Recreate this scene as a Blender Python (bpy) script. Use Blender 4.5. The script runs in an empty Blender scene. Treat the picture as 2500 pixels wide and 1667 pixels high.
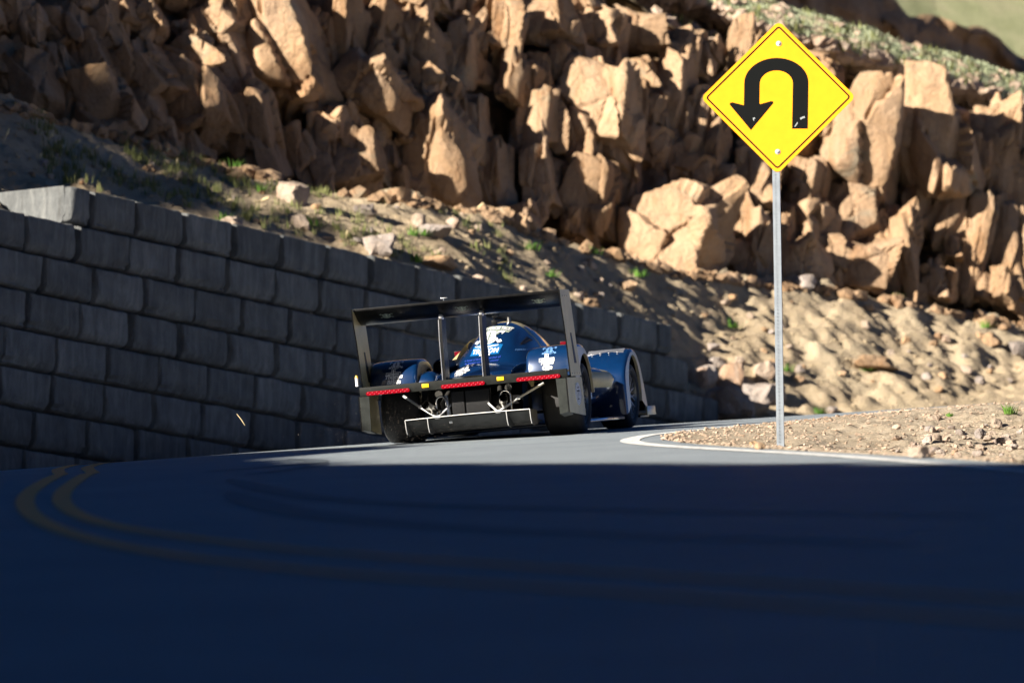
import bpy, bmesh, math, random
import numpy as np
from mathutils import Vector, Matrix
from mathutils.bvhtree import BVHTree

rng = random.Random(7)
nrs = np.random.RandomState(11)
scn = bpy.context.scene
COL = scn.collection

# ------------------------------------------------------------------ camera
F_PX = 13889.0                      # 200 mm lens on a 36 mm frame, in pixels of a 2500 px wide picture
THETA = math.radians(7.835)
cam_d = bpy.data.cameras.new('camera')
cam_d.lens = 200.0
cam_d.sensor_width = 36.0
cam_d.clip_start = 0.1
cam_d.clip_end = 3000.0
cam_d.dof.use_dof = True
cam_d.dof.focus_distance = 51.0
cam_d.dof.aperture_fstop = 2.5
cam = bpy.data.objects.new('camera', cam_d)
COL.objects.link(cam)
cam.location = (0, 0, 0)
cam.rotation_euler = (math.pi / 2 + THETA, 0, 0)
scn.camera = cam

# ------------------------------------------------------------------ sun, sky, exposure
SUN_EL = math.radians(21.0)
SUN_H = Vector((-0.76, -0.65, 0.0)).normalized()          # horizontal direction towards the sun
SUN_L = Vector((SUN_H.x * math.cos(SUN_EL), SUN_H.y * math.cos(SUN_EL), math.sin(SUN_EL)))
world = bpy.data.worlds.new('World')
scn.world = world
world.use_nodes = True
wn = world.node_tree
sky = wn.nodes.new('ShaderNodeTexSky')
sky.sky_type = 'NISHITA'
sky.sun_disc = False
sky.sun_elevation = SUN_EL
sky.sun_rotation = math.atan2(SUN_H.x, SUN_H.y)
sky.altitude = 4200.0
sky.air_density = 0.33
sky.dust_density = 0.0
sky.ozone_density = 7.5
bg = wn.nodes['Background']
bg.inputs['Strength'].default_value = 0.05
tint = wn.nodes.new('ShaderNodeMix')          # whole sky multiplied bluer so shaded surfaces turn navy
tint.data_type = 'RGBA'; tint.blend_type = 'MULTIPLY'; tint.inputs[0].default_value = 1.0
tint.inputs[7].default_value = (0.70, 1.0, 1.0, 1)
wn.links.new(sky.outputs[0], tint.inputs[6])
wn.links.new(tint.outputs[2], bg.inputs['Color'])
sun_d = bpy.data.lights.new('sun', 'SUN')
sun_d.energy = 5.0
sun_d.angle = math.radians(0.5)
sun_d.color = (1.0, 0.92, 0.80)
sun = bpy.data.objects.new('sun', sun_d)
COL.objects.link(sun)
sun.rotation_euler = (-SUN_L).to_track_quat('-Z', 'Y').to_euler()
scn.view_settings.view_transform = 'Standard'
scn.view_settings.look = 'None'
scn.view_settings.exposure = 1.6
scn.view_settings.gamma = 1.0
scn.view_settings.use_curve_mapping = False

# ------------------------------------------------------------------ helpers
def ray(px, py):
    xc = (px - 1250.0) / F_PX
    yc = (833.5 - py) / F_PX
    return Vector((xc, math.cos(THETA) - yc * math.sin(THETA), math.sin(THETA) + yc * math.cos(THETA)))

def at(px, py, Y):
    d = ray(px, py)
    return d * (Y / d.y)

def elev(py):
    d = ray(1250, py)
    return d.z / d.y

def tag(o, label=None, cat=None, group=None, kind=None):
    if label: o['label'] = label
    if cat: o['category'] = cat
    if group: o['group'] = group
    if kind: o['kind'] = kind
    return o

def empty(name, loc=(0, 0, 0)):
    o = bpy.data.objects.new(name, None)
    COL.objects.link(o)
    o.location = loc
    o.empty_display_size = 0.1
    return o

def link_mesh(name, me, mat=None, parent=None, mw=None):
    o = bpy.data.objects.new(name, me)
    COL.objects.link(o)
    if mat is not None and not me.materials:
        me.materials.append(mat)
    if parent is not None:
        o.parent = parent
    if mw is not None:
        o.matrix_basis = mw
    return o

def mesh_from(name, verts, faces, smooth=True, sharp=None):
    me = bpy.data.meshes.new(name)
    me.from_pydata([tuple(v) for v in verts], [], [tuple(f) for f in faces])
    me.validate()
    if smooth:
        me.polygons.foreach_set('use_smooth', [True] * len(me.polygons))
        if sharp is not None:
            me.set_sharp_from_angle(angle=math.radians(sharp))
    me.update()
    return me

def bm_obj(name, bm, mat, parent=None, mw=None, smooth=True, sharp=35):
    bmesh.ops.recalc_face_normals(bm, faces=bm.faces)
    me = bpy.data.meshes.new(name)
    bm.to_mesh(me)
    bm.free()
    if smooth:
        me.polygons.foreach_set('use_smooth', [True] * len(me.polygons))
        me.set_sharp_from_angle(angle=math.radians(sharp))
    return link_mesh(name, me, mat, parent, mw)

def fast_mesh(name, V, Fq, smooth=True):
    """numpy verts (n,3), faces (m,k) -> mesh"""
    V = np.asarray(V, dtype=np.float32)
    Fq = np.asarray(Fq, dtype=np.int32)
    me = bpy.data.meshes.new(name)
    me.vertices.add(len(V))
    me.vertices.foreach_set('co', V.ravel())
    k = Fq.shape[1]
    me.loops.add(Fq.size)
    me.loops.foreach_set('vertex_index', Fq.ravel())
    me.polygons.add(len(Fq))
    me.polygons.foreach_set('loop_start', np.arange(0, Fq.size, k, dtype=np.int32))
    me.polygons.foreach_set('loop_total', np.full(len(Fq), k, dtype=np.int32))
    me.polygons.foreach_set('use_smooth', np.full(len(Fq), smooth, dtype=bool))
    me.update(calc_edges=True)
    return me

def grid_faces(nu, nv):
    i = np.arange(nu - 1)[:, None] * nv + np.arange(nv - 1)[None, :]
    i = i.ravel()
    return np.stack([i, i + nv, i + nv + 1, i + 1], axis=1)

def box(bm, c, s, rot=None, bevel=0.0, taper=None):
    vs = []
    for dz in (-1, 1):
        for dy in (-1, 1):
            for dx in (-1, 1):
                k = 1.0
                if taper and dz > 0: k = taper
                v = Vector((dx * s[0] / 2 * k, dy * s[1] / 2 * k, dz * s[2] / 2))
                if rot: v = rot @ v
                vs.append(bm.verts.new(Vector(c) + v))
    fs = []
    for f in ((0, 1, 3, 2), (4, 6, 7, 5), (0, 4, 5, 1), (2, 3, 7, 6), (0, 2, 6, 4), (1, 5, 7, 3)):
        fs.append(bm.faces.new([vs[i] for i in f]))
    if bevel > 0:
        es = list({e for f in fs for e in f.edges})
        bmesh.ops.bevel(bm, geom=es, offset=bevel, segments=2, affect='EDGES', profile=0.6)

def tube(bm, pts, r, n=10, cap=True, radii=None):
    pts = [Vector(p) for p in pts]
    rings = []
    up = None
    for i, p in enumerate(pts):
        if i == 0: t = pts[1] - pts[0]
        elif i == len(pts) - 1: t = pts[-1] - pts[-2]
        else: t = pts[i + 1] - pts[i - 1]
        t.normalize()
        if up is None:
            up = Vector((0, 0, 1)) if abs(t.z) < 0.9 else Vector((1, 0, 0))
        a = t.cross(up).normalized()
        b = a.cross(t).normalized()
        up = b
        rr = radii[i] if radii else r
        rings.append([bm.verts.new(p + a * (rr * math.cos(2 * math.pi * k / n)) + b * (rr * math.sin(2 * math.pi * k / n))) for k in range(n)])
    for i in range(len(rings) - 1):
        for k in range(n):
            bm.faces.new((rings[i][k], rings[i][(k + 1) % n], rings[i + 1][(k + 1) % n], rings[i + 1][k]))
    if cap:
        bm.faces.new(rings[0][::-1])
        bm.faces.new(rings[-1])

def lathe_x(bm, prof, n=40, c=(0, 0, 0), closed=False):
    """profile of (x, r) swept about the x axis"""
    rings = []
    for x, r in prof:
        rings.append([bm.verts.new((c[0] + x, c[1] + r * math.cos(2 * math.pi * k / n), c[2] + r * math.sin(2 * math.pi * k / n))) for k in range(n)])
    m = len(rings)
    for i in range(m if closed else m - 1):
        A, B = rings[i], rings[(i + 1) % m]
        for k in range(n):
            bm.faces.new((A[k], A[(k + 1) % n], B[(k + 1) % n], B[k]))
    return rings

def prism(bm, poly, f0, f1):
    """closed polygon extruded: f0(p), f1(p) map 2D points to 3D"""
    a = [bm.verts.new(f0(p)) for p in poly]
    b = [bm.verts.new(f1(p)) for p in poly]
    n = len(poly)
    bm.faces.new(a[::-1])
    bm.faces.new(b)
    for i in range(n):
        bm.faces.new((a[i], a[(i + 1) % n], b[(i + 1) % n], b[i]))

# ---- numpy noise
def _hash(ix, iy, iz, seed):
    h = (ix * 374761393 + iy * 668265263 + iz * 2147483647 + seed * 1274126177).astype(np.int64) & 0xffffffff
    h = ((h ^ (h >> 13)) * 1274126177) & 0xffffffff
    h = h ^ (h >> 16)
    return (h & 0xffff) / 65535.0 * 2 - 1

def vnoise(x, y, z=None, seed=0):
    x = np.asarray(x, dtype=np.float64); y = np.asarray(y, dtype=np.float64)
    z = np.zeros_like(x) if z is None else np.asarray(z, dtype=np.float64)
    ix, iy, iz = np.floor(x).astype(np.int64), np.floor(y).astype(np.int64), np.floor(z).astype(np.int64)
    fx, fy, fz = x - ix, y - iy, z - iz
    fx = fx * fx * fx * (fx * (fx * 6 - 15) + 10); fy = fy * fy * fy * (fy * (fy * 6 - 15) + 10); fz = fz * fz * fz * (fz * (fz * 6 - 15) + 10)
    r = 0
    for a in (0, 1):
        for b in (0, 1):
            for c in (0, 1):
                w = (fx if a else 1 - fx) * (fy if b else 1 - fy) * (fz if c else 1 - fz)
                r = r + w * _hash(ix + a, iy + b, iz + c, seed)
    return r

def fbm(x, y, z=None, oct=4, seed=0, gain=0.5):
    t, a, f = 0, 1.0, 1.0
    for o in range(oct):
        t = t + a * vnoise(x * f + 17.3 * o, y * f + 5.1 * o, None if z is None else z * f, seed + o)
        a *= gain; f *= 2.03
    return t

def chaikin(P, n=2):
    P = [Vector(p) for p in P]
    for _ in range(n):
        Q = [P[0]]
        for a, b in zip(P[:-1], P[1:]):
            Q += [a * .75 + b * .25, a * .25 + b * .75]
        Q.append(P[-1])
        P = Q
    return P

# ------------------------------------------------------------------ materials
def mat_new(name):
    m = bpy.data.materials.new(name)
    m.use_nodes = True
    nt = m.node_tree
    b = nt.nodes['Principled BSDF']
    return m, nt, b

def setp(b, **kw):
    names = {'color': 'Base Color', 'rough': 'Roughness', 'metal': 'Metallic', 'coat': 'Coat Weight', 'coat_rough': 'Coat Roughness',
             'spec': 'Specular IOR Level', 'emit': 'Emission Color', 'emit_s': 'Emission Strength', 'trans': 'Transmission Weight', 'sss': 'Subsurface Weight'}
    for k, v in kw.items():
        if k in ('color', 'emit') and len(v) == 3: v = (*v, 1)
        b.inputs[names[k]].default_value = v

def ramp(nt, fac, stops):
    r = nt.nodes.new('ShaderNodeValToRGB')
    el = r.color_ramp.elements
    while len(el) < len(stops): el.new(0.5)
    for e, (p, c) in zip(el, stops):
        e.position = p
        e.color = (*c, 1) if len(c) == 3 else c
    nt.links.new(fac, r.inputs[0])
    return r.outputs[0]

def noise_tex(nt, vec, scale, detail=5, rough=0.55, dist=0.0, vscale=None):
    if vscale:
        mp = nt.nodes.new('ShaderNodeMapping')
        mp.inputs['Scale'].default_value = vscale
        nt.links.new(vec, mp.inputs[0])
        vec = mp.outputs[0]
    n = nt.nodes.new('ShaderNodeTexNoise')
    n.inputs['Scale'].default_value = scale
    n.inputs['Detail'].default_value = detail
    n.inputs['Roughness'].default_value = rough
    n.inputs['Distortion'].default_value = dist
    nt.links.new(vec, n.inputs['Vector'])
    return n.outputs['Fac']

def mixc(nt, fac, a, b, mode='MIX'):
    m = nt.nodes.new('ShaderNodeMix')
    m.data_type = 'RGBA'
    m.blend_type = mode
    for s, v in ((0, fac), (6, a), (7, b)):
        if hasattr(v, 'is_output'): nt.links.new(v, m.inputs[s])
        elif s == 0: m.inputs[0].default_value = v
        else: m.inputs[s].default_value = (*v, 1)
    return m.outputs[2]

def bump(nt, b, h, strength=0.5, dist=0.02, prev=None):
    n = nt.nodes.new('ShaderNodeBump')
    n.inputs['Strength'].default_value = strength
    n.inputs['Distance'].default_value = dist
    nt.links.new(h, n.inputs['Height'])
    if prev is not None: nt.links.new(prev, n.inputs['Normal'])
    nt.links.new(n.outputs[0], b.inputs['Normal'])
    return n.outputs[0]

def geo_pos(nt):
    return nt.nodes.new('ShaderNodeNewGeometry').outputs['Position']

def obj_pos(nt):
    return nt.nodes.new('ShaderNodeTexCoord').outputs['Object']

def obj_rand(nt):
    return nt.nodes.new('ShaderNodeObjectInfo').outputs['Random']

def simple(name, color, rough=0.5, metal=0.0, coat=0.0, var=0.0, scale=8.0, **kw):
    m, nt, b = mat_new(name)
    setp(b, color=color, rough=rough, metal=metal, coat=coat, **kw)
    if var > 0:
        n = noise_tex(nt, obj_pos(nt), scale, 4)
        lo = tuple(c * (1 - var) for c in color); hi = tuple(min(1, c * (1 + var)) for c in color)
        nt.links.new(ramp(nt, n, [(0.3, lo), (0.7, hi)]), b.inputs['Base Color'])
        r = nt.nodes.new('ShaderNodeMapRange')
        r.inputs['To Min'].default_value = max(0.02, rough * 0.75); r.inputs['To Max'].default_value = min(1, rough * 1.3)
        nt.links.new(n, r.inputs[0]); nt.links.new(r.outputs[0], b.inputs['Roughness'])
    return m

def make_rock_mat(name, stops, lichen=0.5, use_rand=True):
    m, nt, b = mat_new(name)
    P = geo_pos(nt)
    n1 = noise_tex(nt, P, 0.9, 6, 0.62, 0.6)
    base = ramp(nt, n1, stops)
    n2 = noise_tex(nt, P, 5.0, 6, 0.7, 0.3)
    base = mixc(nt, ramp(nt, n2, [(0.35, (0, 0, 0)), (0.75, (1, 1, 1))]), base, mixc(nt, 0.5, base, (0.42, 0.30, 0.20)))
    # rusty streaks running down the face
    n3 = noise_tex(nt, P, 2.2, 5, 0.6, 0.8, (1, 1, 0.25))
    base = mixc(nt, ramp(nt, n3, [(0.56, (0, 0, 0)), (0.7, (0.55, 0.55, 0.55))]), base, (0.30, 0.145, 0.06))
    if lichen > 0:
        n4 = noise_tex(nt, P, 1.3, 5, 0.7, 1.0)
        base = mixc(nt, ramp(nt, n4, [(0.60, (0, 0, 0)), (0.68, (lichen,) * 3)]), base, (0.24, 0.245, 0.19))
    n5 = noise_tex(nt, P, 22.0, 4, 0.7)
    # joints: thin dark fractures, longer up the face than across it
    dn = nt.nodes.new('ShaderNodeTexNoise'); dn.inputs['Scale'].default_value = 1.6; dn.inputs['Detail'].default_value = 4
    nt.links.new(P, dn.inputs['Vector'])
    va = nt.nodes.new('ShaderNodeVectorMath'); va.operation = 'MULTIPLY_ADD'
    va.inputs[1].default_value = (0.35, 0.35, 0.35)
    nt.links.new(dn.outputs['Color'], va.inputs[0]); nt.links.new(P, va.inputs[2])
    mpv = nt.nodes.new('ShaderNodeMapping'); mpv.inputs['Scale'].default_value = (1.5, 1.5, 0.8)
    nt.links.new(va.outputs[0], mpv.inputs[0])
    vo = nt.nodes.new('ShaderNodeTexVoronoi'); vo.feature = 'DISTANCE_TO_EDGE'; vo.inputs['Scale'].default_value = 1.3
    nt.links.new(mpv.outputs[0], vo.inputs['Vector'])
    crack = ramp(nt, vo.outputs['Distance'], [(0.0, (0, 0, 0)), (0.03, (1, 1, 1))])
    cmask = mixc(nt, ramp(nt, noise_tex(nt, P, 0.8, 3, 0.6), [(0.42, (0.15,) * 3), (0.62, (1, 1, 1))]), crack, (1, 1, 1))
    base = mixc(nt, cmask, mixc(nt, 0.28, base, (0.07, 0.045, 0.028)), base)
    base = mixc(nt, ramp(nt, n5, [(0.3, (0.35,) * 3), (0.5, (0, 0, 0))]), base, (0.12, 0.085, 0.06))
    if use_rand:
        hv = nt.nodes.new('ShaderNodeHueSaturation')
        mr = nt.nodes.new('ShaderNodeMapRange')
        mr.inputs['To Min'].default_value = 0.78; mr.inputs['To Max'].default_value = 1.15
        nt.links.new(obj_rand(nt), mr.inputs[0])
        nt.links.new(mr.outputs[0], hv.inputs['Value'])
        nt.links.new(base, hv.inputs['Color'])
        base = hv.outputs[0]
    nt.links.new(base, b.inputs['Base Color'])
    setp(b, rough=0.9, spec=0.2)
    p = bump(nt, b, noise_tex(nt, P, 3.0, 8, 0.65, 0.5, (1, 1, 0.6)), 1.0, 0.16)
    p = bump(nt, b, cmask, 0.35, 0.03, p)
    bump(nt, b, noise_tex(nt, P, 16.0, 6, 0.7), 0.7, 0.03, p)
    return m

M = {}
M['cliff_rock'] = make_rock_mat('tan_granite', [(0.22, (0.25, 0.13, 0.062)), (0.42, (0.37, 0.23, 0.125)), (0.6, (0.42, 0.285, 0.18)), (0.78, (0.29, 0.20, 0.14))])
M['cliff_base'] = make_rock_mat('cliff_face', [(0.25, (0.20, 0.115, 0.06)), (0.5, (0.30, 0.19, 0.105)), (0.75, (0.38, 0.25, 0.15))], use_rand=False)
M['stone_pale'] = make_rock_mat('pale_stone', [(0.25, (0.36, 0.28, 0.22)), (0.5, (0.44, 0.35, 0.28)), (0.75, (0.5, 0.42, 0.35))], 0.2)
M['stone_grey'] = make_rock_mat('grey_stone', [(0.25, (0.24, 0.215, 0.20)), (0.5, (0.33, 0.29, 0.27)), (0.75, (0.42, 0.38, 0.35))], 0.3)

def dirt_mat(name, a, b_, c, fine=(0.45, 0.36, 0.27)):
    m, nt, b = mat_new(name)
    P = geo_pos(nt)
    base = ramp(nt, noise_tex(nt, P, 0.7, 6, 0.65, 0.4), [(0.3, a), (0.5, b_), (0.72, c)])
    base = mixc(nt, ramp(nt, noise_tex(nt, P, 9.0, 6, 0.75), [(0.45, (0, 0, 0)), (0.75, (0.7,) * 3)]), base, fine)
    base = mixc(nt, ramp(nt, noise_tex(nt, P, 3.1, 5, 0.7), [(0.55, (0, 0, 0)), (0.72, (0.6,) * 3)]), base, tuple(x * 0.55 for x in b_))
    nt.links.new(base, b.inputs['Base Color'])
    setp(b, rough=0.95, spec=0.1)
    p = bump(nt, b, noise_tex(nt, P, 5.0, 7, 0.7), 0.8, 0.10)
    bump(nt, b, noise_tex(nt, P, 28.0, 5, 0.75), 0.8, 0.03, p)
    return m
M['dirt'] = dirt_mat('hillside_dirt', (0.30, 0.23, 0.148), (0.41, 0.325, 0.215), (0.48, 0.395, 0.27))
M['gravel'] = dirt_mat('shoulder_gravel', (0.34, 0.27, 0.19), (0.40, 0.325, 0.235), (0.45, 0.37, 0.28), (0.52, 0.45, 0.36))
M['pebble'] = make_rock_mat('pebbles', [(0.25, (0.40, 0.29, 0.21)), (0.5, (0.50, 0.38, 0.29)), (0.75, (0.58, 0.48, 0.39))], 0.0, False)

def turf_mat():
    m, nt, b = mat_new('turf')
    P = geo_pos(nt)
    base = ramp(nt, noise_tex(nt, P, 1.2, 6, 0.7), [(0.3, (0.10, 0.105, 0.035)), (0.55, (0.15, 0.16, 0.07)), (0.75, (0.27, 0.22, 0.12))])
    nt.links.new(base, b.inputs['Base Color'])
    setp(b, rough=1.0, spec=0.05)
    bump(nt, b, noise_tex(nt, P, 9.0, 6, 0.75), 1.0, 0.15)
    return m
M['turf'] = turf_mat()
M['turf_pale'] = dirt_mat('pale_turf', (0.22, 0.24, 0.12), (0.30, 0.31, 0.17), (0.38, 0.34, 0.22), (0.40, 0.38, 0.25))

def grass_mat(name, c1, c2, c3):
    m, nt, b = mat_new(name)
    P = geo_pos(nt)
    base = ramp(nt, noise_tex(nt, P, 2.5, 4, 0.7), [(0.3, c1), (0.55, c2), (0.75, c3)])
    nt.links.new(base, b.inputs['Base Color'])
    setp(b, rough=0.8, spec=0.15, sss=0.0)
    return m
M['grass'] = grass_mat('grass_blades', (0.10, 0.12, 0.035), (0.17, 0.18, 0.07), (0.28, 0.26, 0.12))
M['grass_pale'] = grass_mat('ridge_grass', (0.36, 0.40, 0.25), (0.50, 0.54, 0.36), (0.58, 0.58, 0.38))
M['grass_green'] = grass_mat('green_tufts', (0.05, 0.13, 0.02), (0.09, 0.19, 0.03), (0.17, 0.22, 0.06))
M['straw'] = simple('dry_straw', (0.62, 0.50, 0.28), 0.8, var=0.2)

def asphalt_mat():
    m, nt, b = mat_new('asphalt')
    P = geo_pos(nt)
    base = ramp(nt, noise_tex(nt, P, 0.35, 4, 0.6, 0.6), [(0.3, (0.185, 0.215, 0.24)), (0.7, (0.235, 0.268, 0.295))])
    base = mixc(nt, ramp(nt, noise_tex(nt, P, 120.0, 3, 0.8), [(0.4, (0, 0, 0)), (0.72, (0.9,) * 3)]), base, (0.33, 0.37, 0.40))
    base = mixc(nt, ramp(nt, noise_tex(nt, P, 60.0, 3, 0.8), [(0.28, (0.8,) * 3), (0.45, (0, 0, 0))]), base, (0.09, 0.105, 0.115))
    nt.links.new(base, b.inputs['Base Color'])
    base = mixc(nt, ramp(nt, noise_tex(nt, P, 1.1, 6, 0.7, 0.5), [(0.35, (0.28,) * 3), (0.6, (0, 0, 0))]), base, (0.10, 0.118, 0.135))
    nt.links.new(base, b.inputs['Base Color'])
    setp(b, rough=0.62, spec=0.5)
    bump(nt, b, noise_tex(nt, P, 70.0, 4, 0.75), 0.8, 0.015)
    return m
M['asphalt'] = asphalt_mat()

def paint_mat(name, col, wear=0.5):
    m, nt, b = mat_new(name)
    P = geo_pos(nt)
    base = mixc(nt, ramp(nt, noise_tex(nt, P, 14.0, 6, 0.75), [(0.5, (0, 0, 0)), (0.62, (wear,) * 3)]), col, (0.12, 0.12, 0.12))
    nt.links.new(base, b.inputs['Base Color'])
    setp(b, rough=0.65)
    bump(nt, b, noise_tex(nt, P, 90.0, 4, 0.7), 0.4, 0.01)
    return m
M['white_line'] = paint_mat('white_road_paint', (0.66, 0.66, 0.64), 0.8)
M['yellow_line'] = paint_mat('yellow_road_paint', (1.0, 0.40, 0.09), 0.15)
M['rubber_mark'] = paint_mat('tyre_rubber_on_asphalt', (0.12, 0.145, 0.165), 0.85)

def concrete_block_mat():
    m, nt, b = mat_new('split_face_concrete')
    P = geo_pos(nt)
    n1 = noise_tex(nt, P, 3.5, 6, 0.65, 0.3)
    base = ramp(nt, n1, [(0.3, (0.085, 0.089, 0.091)), (0.55, (0.118, 0.123, 0.124)), (0.75, (0.158, 0.162, 0.160))])
    st = noise_tex(nt, P, 9.0, 4, 0.7, 0.4, (1, 1, 0.13))
    base = mixc(nt, ramp(nt, st, [(0.5, (0, 0, 0)), (0.72, (0.7,) * 3)]), base, (0.21, 0.213, 0.205))
    base = mixc(nt, ramp(nt, st, [(0.28, (0.6,) * 3), (0.45, (0, 0, 0))]), base, (0.06, 0.058, 0.054))
    hv = nt.nodes.new('ShaderNodeHueSaturation')
    mr = nt.nodes.new('ShaderNodeMapRange')
    mr.inputs['To Min'].default_value = 0.8; mr.inputs['To Max'].default_value = 1.15
    nt.links.new(obj_rand(nt), mr.inputs[0]); nt.links.new(mr.outputs[0], hv.inputs['Value'])
    nt.links.new(base, hv.inputs['Color'])
    nt.links.new(hv.outputs[0], b.inputs['Base Color'])
    setp(b, rough=0.92, spec=0.2)
    p = bump(nt, b, noise_tex(nt, P, 8.0, 7, 0.65, 0.3, (1, 1, 0.3)), 0.8, 0.05)
    bump(nt, b, noise_tex(nt, P, 40.0, 4, 0.7), 0.5, 0.01, p)
    return m
M['block'] = concrete_block_mat()

# ------------------------------------------------------------------ ground shape
WALL_P = np.array([-5.76, 64.0]); WALL_T = np.array([0.533, 0.846]); WALL_N = np.array([0.846, -0.533])  # along, towards the road
_ty = np.arange(-60, 320, 0.25)
_tz = np.interp(_ty, [-60, 0, 48, 52, 55, 57, 62, 82, 110, 320], [-8.85, -0.747, 5.733, 6.256, 6.652, 6.908, 7.535, 10.03, 13.5, 38.0])
_k = np.ones(13) / 13
_tz = np.convolve(np.pad(_tz, 6, mode='edge'), _k, mode='valid')
_tz[:24] = _ty[:24] * 0.135 - 0.747

def zroad(x, y):
    x = np.asarray(x, dtype=np.float64); y = np.asarray(y, dtype=np.float64)
    z = np.interp(y, _ty, _tz)
    g = np.interp(y, [0, 30, 40, 48, 300], [0.02, 0.02, 0.035, 0.057, 0.06])
    z = z + g * np.clip(x, -12, 14)
    d = (x - WALL_P[0]) * WALL_N[0] + (y - WALL_P[1]) * WALL_N[1]
    dr = 0.62 * np.clip(1 - d / 9.0, 0, 1) ** 1.5
    dr = dr * np.clip((y - 40) / 10.0, 0, 1) * np.clip((80 - y) / 10.0, 0.25, 1)
    return z - np.minimum(dr, 0.9)

def on_road(px, py, y0=6.0, y1=120.0):
    d = ray(px, py)
    ys = np.arange(y0, y1, 0.05)
    k = ys / d.y
    dif = d.z * k - zroad(d.x * k, ys)
    i = np.argmax(dif < 0) if (dif < 0).any() else int(np.argmin(dif))
    Y = ys[i]
    return Vector((d.x * Y / d.y, Y, 0))

# ---- pavement edges (left edge L, right edge R), same number of points, from behind the camera to beyond the frame
R_edge = [(9.0, -12), (7.6, 2), (6.2, 14), (4.9, 24), (3.75, 31), (3.05, 35), (2.35, 38.5), (1.62, 42), (1.30, 44.5), (1.24, 46.2), (1.38, 47.8), (1.72, 49.4), (2.25, 51.2),
          (3.1, 53.6), (4.35, 57.2), (6.1, 62.2), (8.4, 67.6), (11.4, 73.5), (16.5, 81), (24, 90), (34, 100)]
L_edge = [(-6.5, -16), (-7.0, 0), (-7.4, 12), (-7.6, 22), (-7.8, 30), (-7.8, 36), (-7.7, 42), (-7.5, 47), (-7.2, 51), (-6.8, 54), (-6.3, 56.5), (-5.7, 59), (-5.0, 61.5),
          (-4.1, 64.2), (-2.4, 67.5), (-0.2, 71.2), (2.1, 75.1), (5.1, 80.3), (10.5, 88), (18.5, 98), (29, 110)]
Lc = chaikin([(x, y, 0) for x, y in L_edge], 3)
Rc = chaikin([(x, y, 0) for x, y in R_edge], 3)
nT = len(Lc); nW = 60
Vr = []
for a, b in zip(Lc, Rc):
    for j in range(nW):
        t = j / (nW - 1)
        Vr.append((a.x + (b.x - a.x) * t, a.y + (b.y - a.y) * t))
Vr = np.array(Vr)
zr = zroad(Vr[:, 0], Vr[:, 1])
road_me = fast_mesh('road', np.column_stack([Vr, zr]), grid_faces(nT, nW))
road = tag(link_mesh('road', road_me, M['asphalt']), 'grey asphalt hairpin road climbing away from the camera', kind='structure')

# ---- ground sheet under everything
gx = np.concatenate([np.linspace(-420, -40, 40), np.linspace(-38, 48, 90), np.linspace(52, 420, 40)])
gy = np.concatenate([np.linspace(-300, -30, 20), np.linspace(-27, 130, 130), np.linspace(134, 620, 30)])
GX, GY = np.meshgrid(gx, gy, indexing='ij')
GZ = zroad(GX, GY) - 0.6 - 0.01 * np.abs(GX)
GZ -= np.clip((GY - 95) * 0.12, 0, 40)
ground = link_mesh('ground', fast_mesh('ground', np.column_stack([GX.ravel(), GY.ravel(), GZ.ravel()]), grid_faces(len(gx), len(gy))), M['dirt'])
tag(ground, 'bare brown mountain ground under the road', kind='structure')

def ribbon(name, pts, width, lift, mat, label, parent=None, nw=5, per=0.25, taper=False):
    pts = chaikin(pts, 3)
    P = [pts[0]]
    for p in pts[1:]:
        if (p - P[-1]).length > per: P.append(p)
    V = []
    for i, p in enumerate(P):
        t = (P[min(i + 1, len(P) - 1)] - P[max(i - 1, 0)])
        t.z = 0; t.normalize()
        n = Vector((-t.y, t.x, 0))
        w = width
        if taper: w = width * max(0.15, abs(math.sin(math.pi * i / (len(P) - 1))) ** 0.5)
        for j in range(nw):
            q = p + n * (w * (j / (nw - 1) - 0.5))
            V.append((q.x, q.y))
    V = np.array(V)
    o = link_mesh(name, fast_mesh(name, np.column_stack([V, zroad(V[:, 0], V[:, 1]) + lift]), grid_faces(len(P), nw)), mat, parent)
    tag(o, label, kind='structure')
    return o

white_near = [(8.6, -12), (7.2, 2), (5.7, 14), (4.4, 23), (3.45, 29), (2.97, 32.6), (2.45, 36.2), (1.95, 39.2), (1.35, 42), (1.02, 44.2), (0.93, 45.9), (1.06, 47.6), (1.4, 49.3), (1.93, 51.0),
              (2.75, 53.2), (4.0, 56.9), (5.7, 61.9), (7.95, 67.3), (11, 73.3), (16.1, 80.9)]
ribbon('edge_line', [(x, y, 0) for x, y in white_near], 0.16, 0.005, M['white_line'], 'white edge line round the inside of the bend')
A = [on_road(*p) for p in [(157, 1156), (96, 1183), (58, 1215), (64, 1247), (106, 1278), (175, 1305), (266, 1329), (372, 1348), (478, 1365), (691, 1388), (957, 1413), (1250, 1432), (1600, 1456), (2000, 1486), (2500, 1522)]]
B = [on_road(*p) for p in [(222, 1154), (165, 1188), (146, 1215), (160, 1242), (213, 1268), (276, 1284), (330, 1295), (478, 1316), (691, 1342), (957, 1362), (1250, 1382), (1600, 1406), (2000, 1434), (2500, 1468)]]
def beyond(P, off):
    e = P[0]
    far = [Vector((-3.15 + off, 41, 0)), Vector((-3.5 + off, 45, 0)), Vector((-3.8 + off, 49, 0)), Vector((-3.7 + off, 54, 0)), Vector((-1.9 + off, 61, 0)), Vector((3.2 + off, 67.5, 0)), Vector((8, 76, 0))]
    near = [P[-1] + (P[-1] - P[-3]) * k for k in (1.5, 4.0)]
    return far[::-1] + P + near
ribbon('centre_line', beyond(A, -0.12), 0.105, 0.005, M['yellow_line'], 'outer stripe of the double yellow centre line')
ribbon('centre_line', beyond(B, 0.12), 0.105, 0.005, M['yellow_line'], 'inner stripe of the double yellow centre line')
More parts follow.
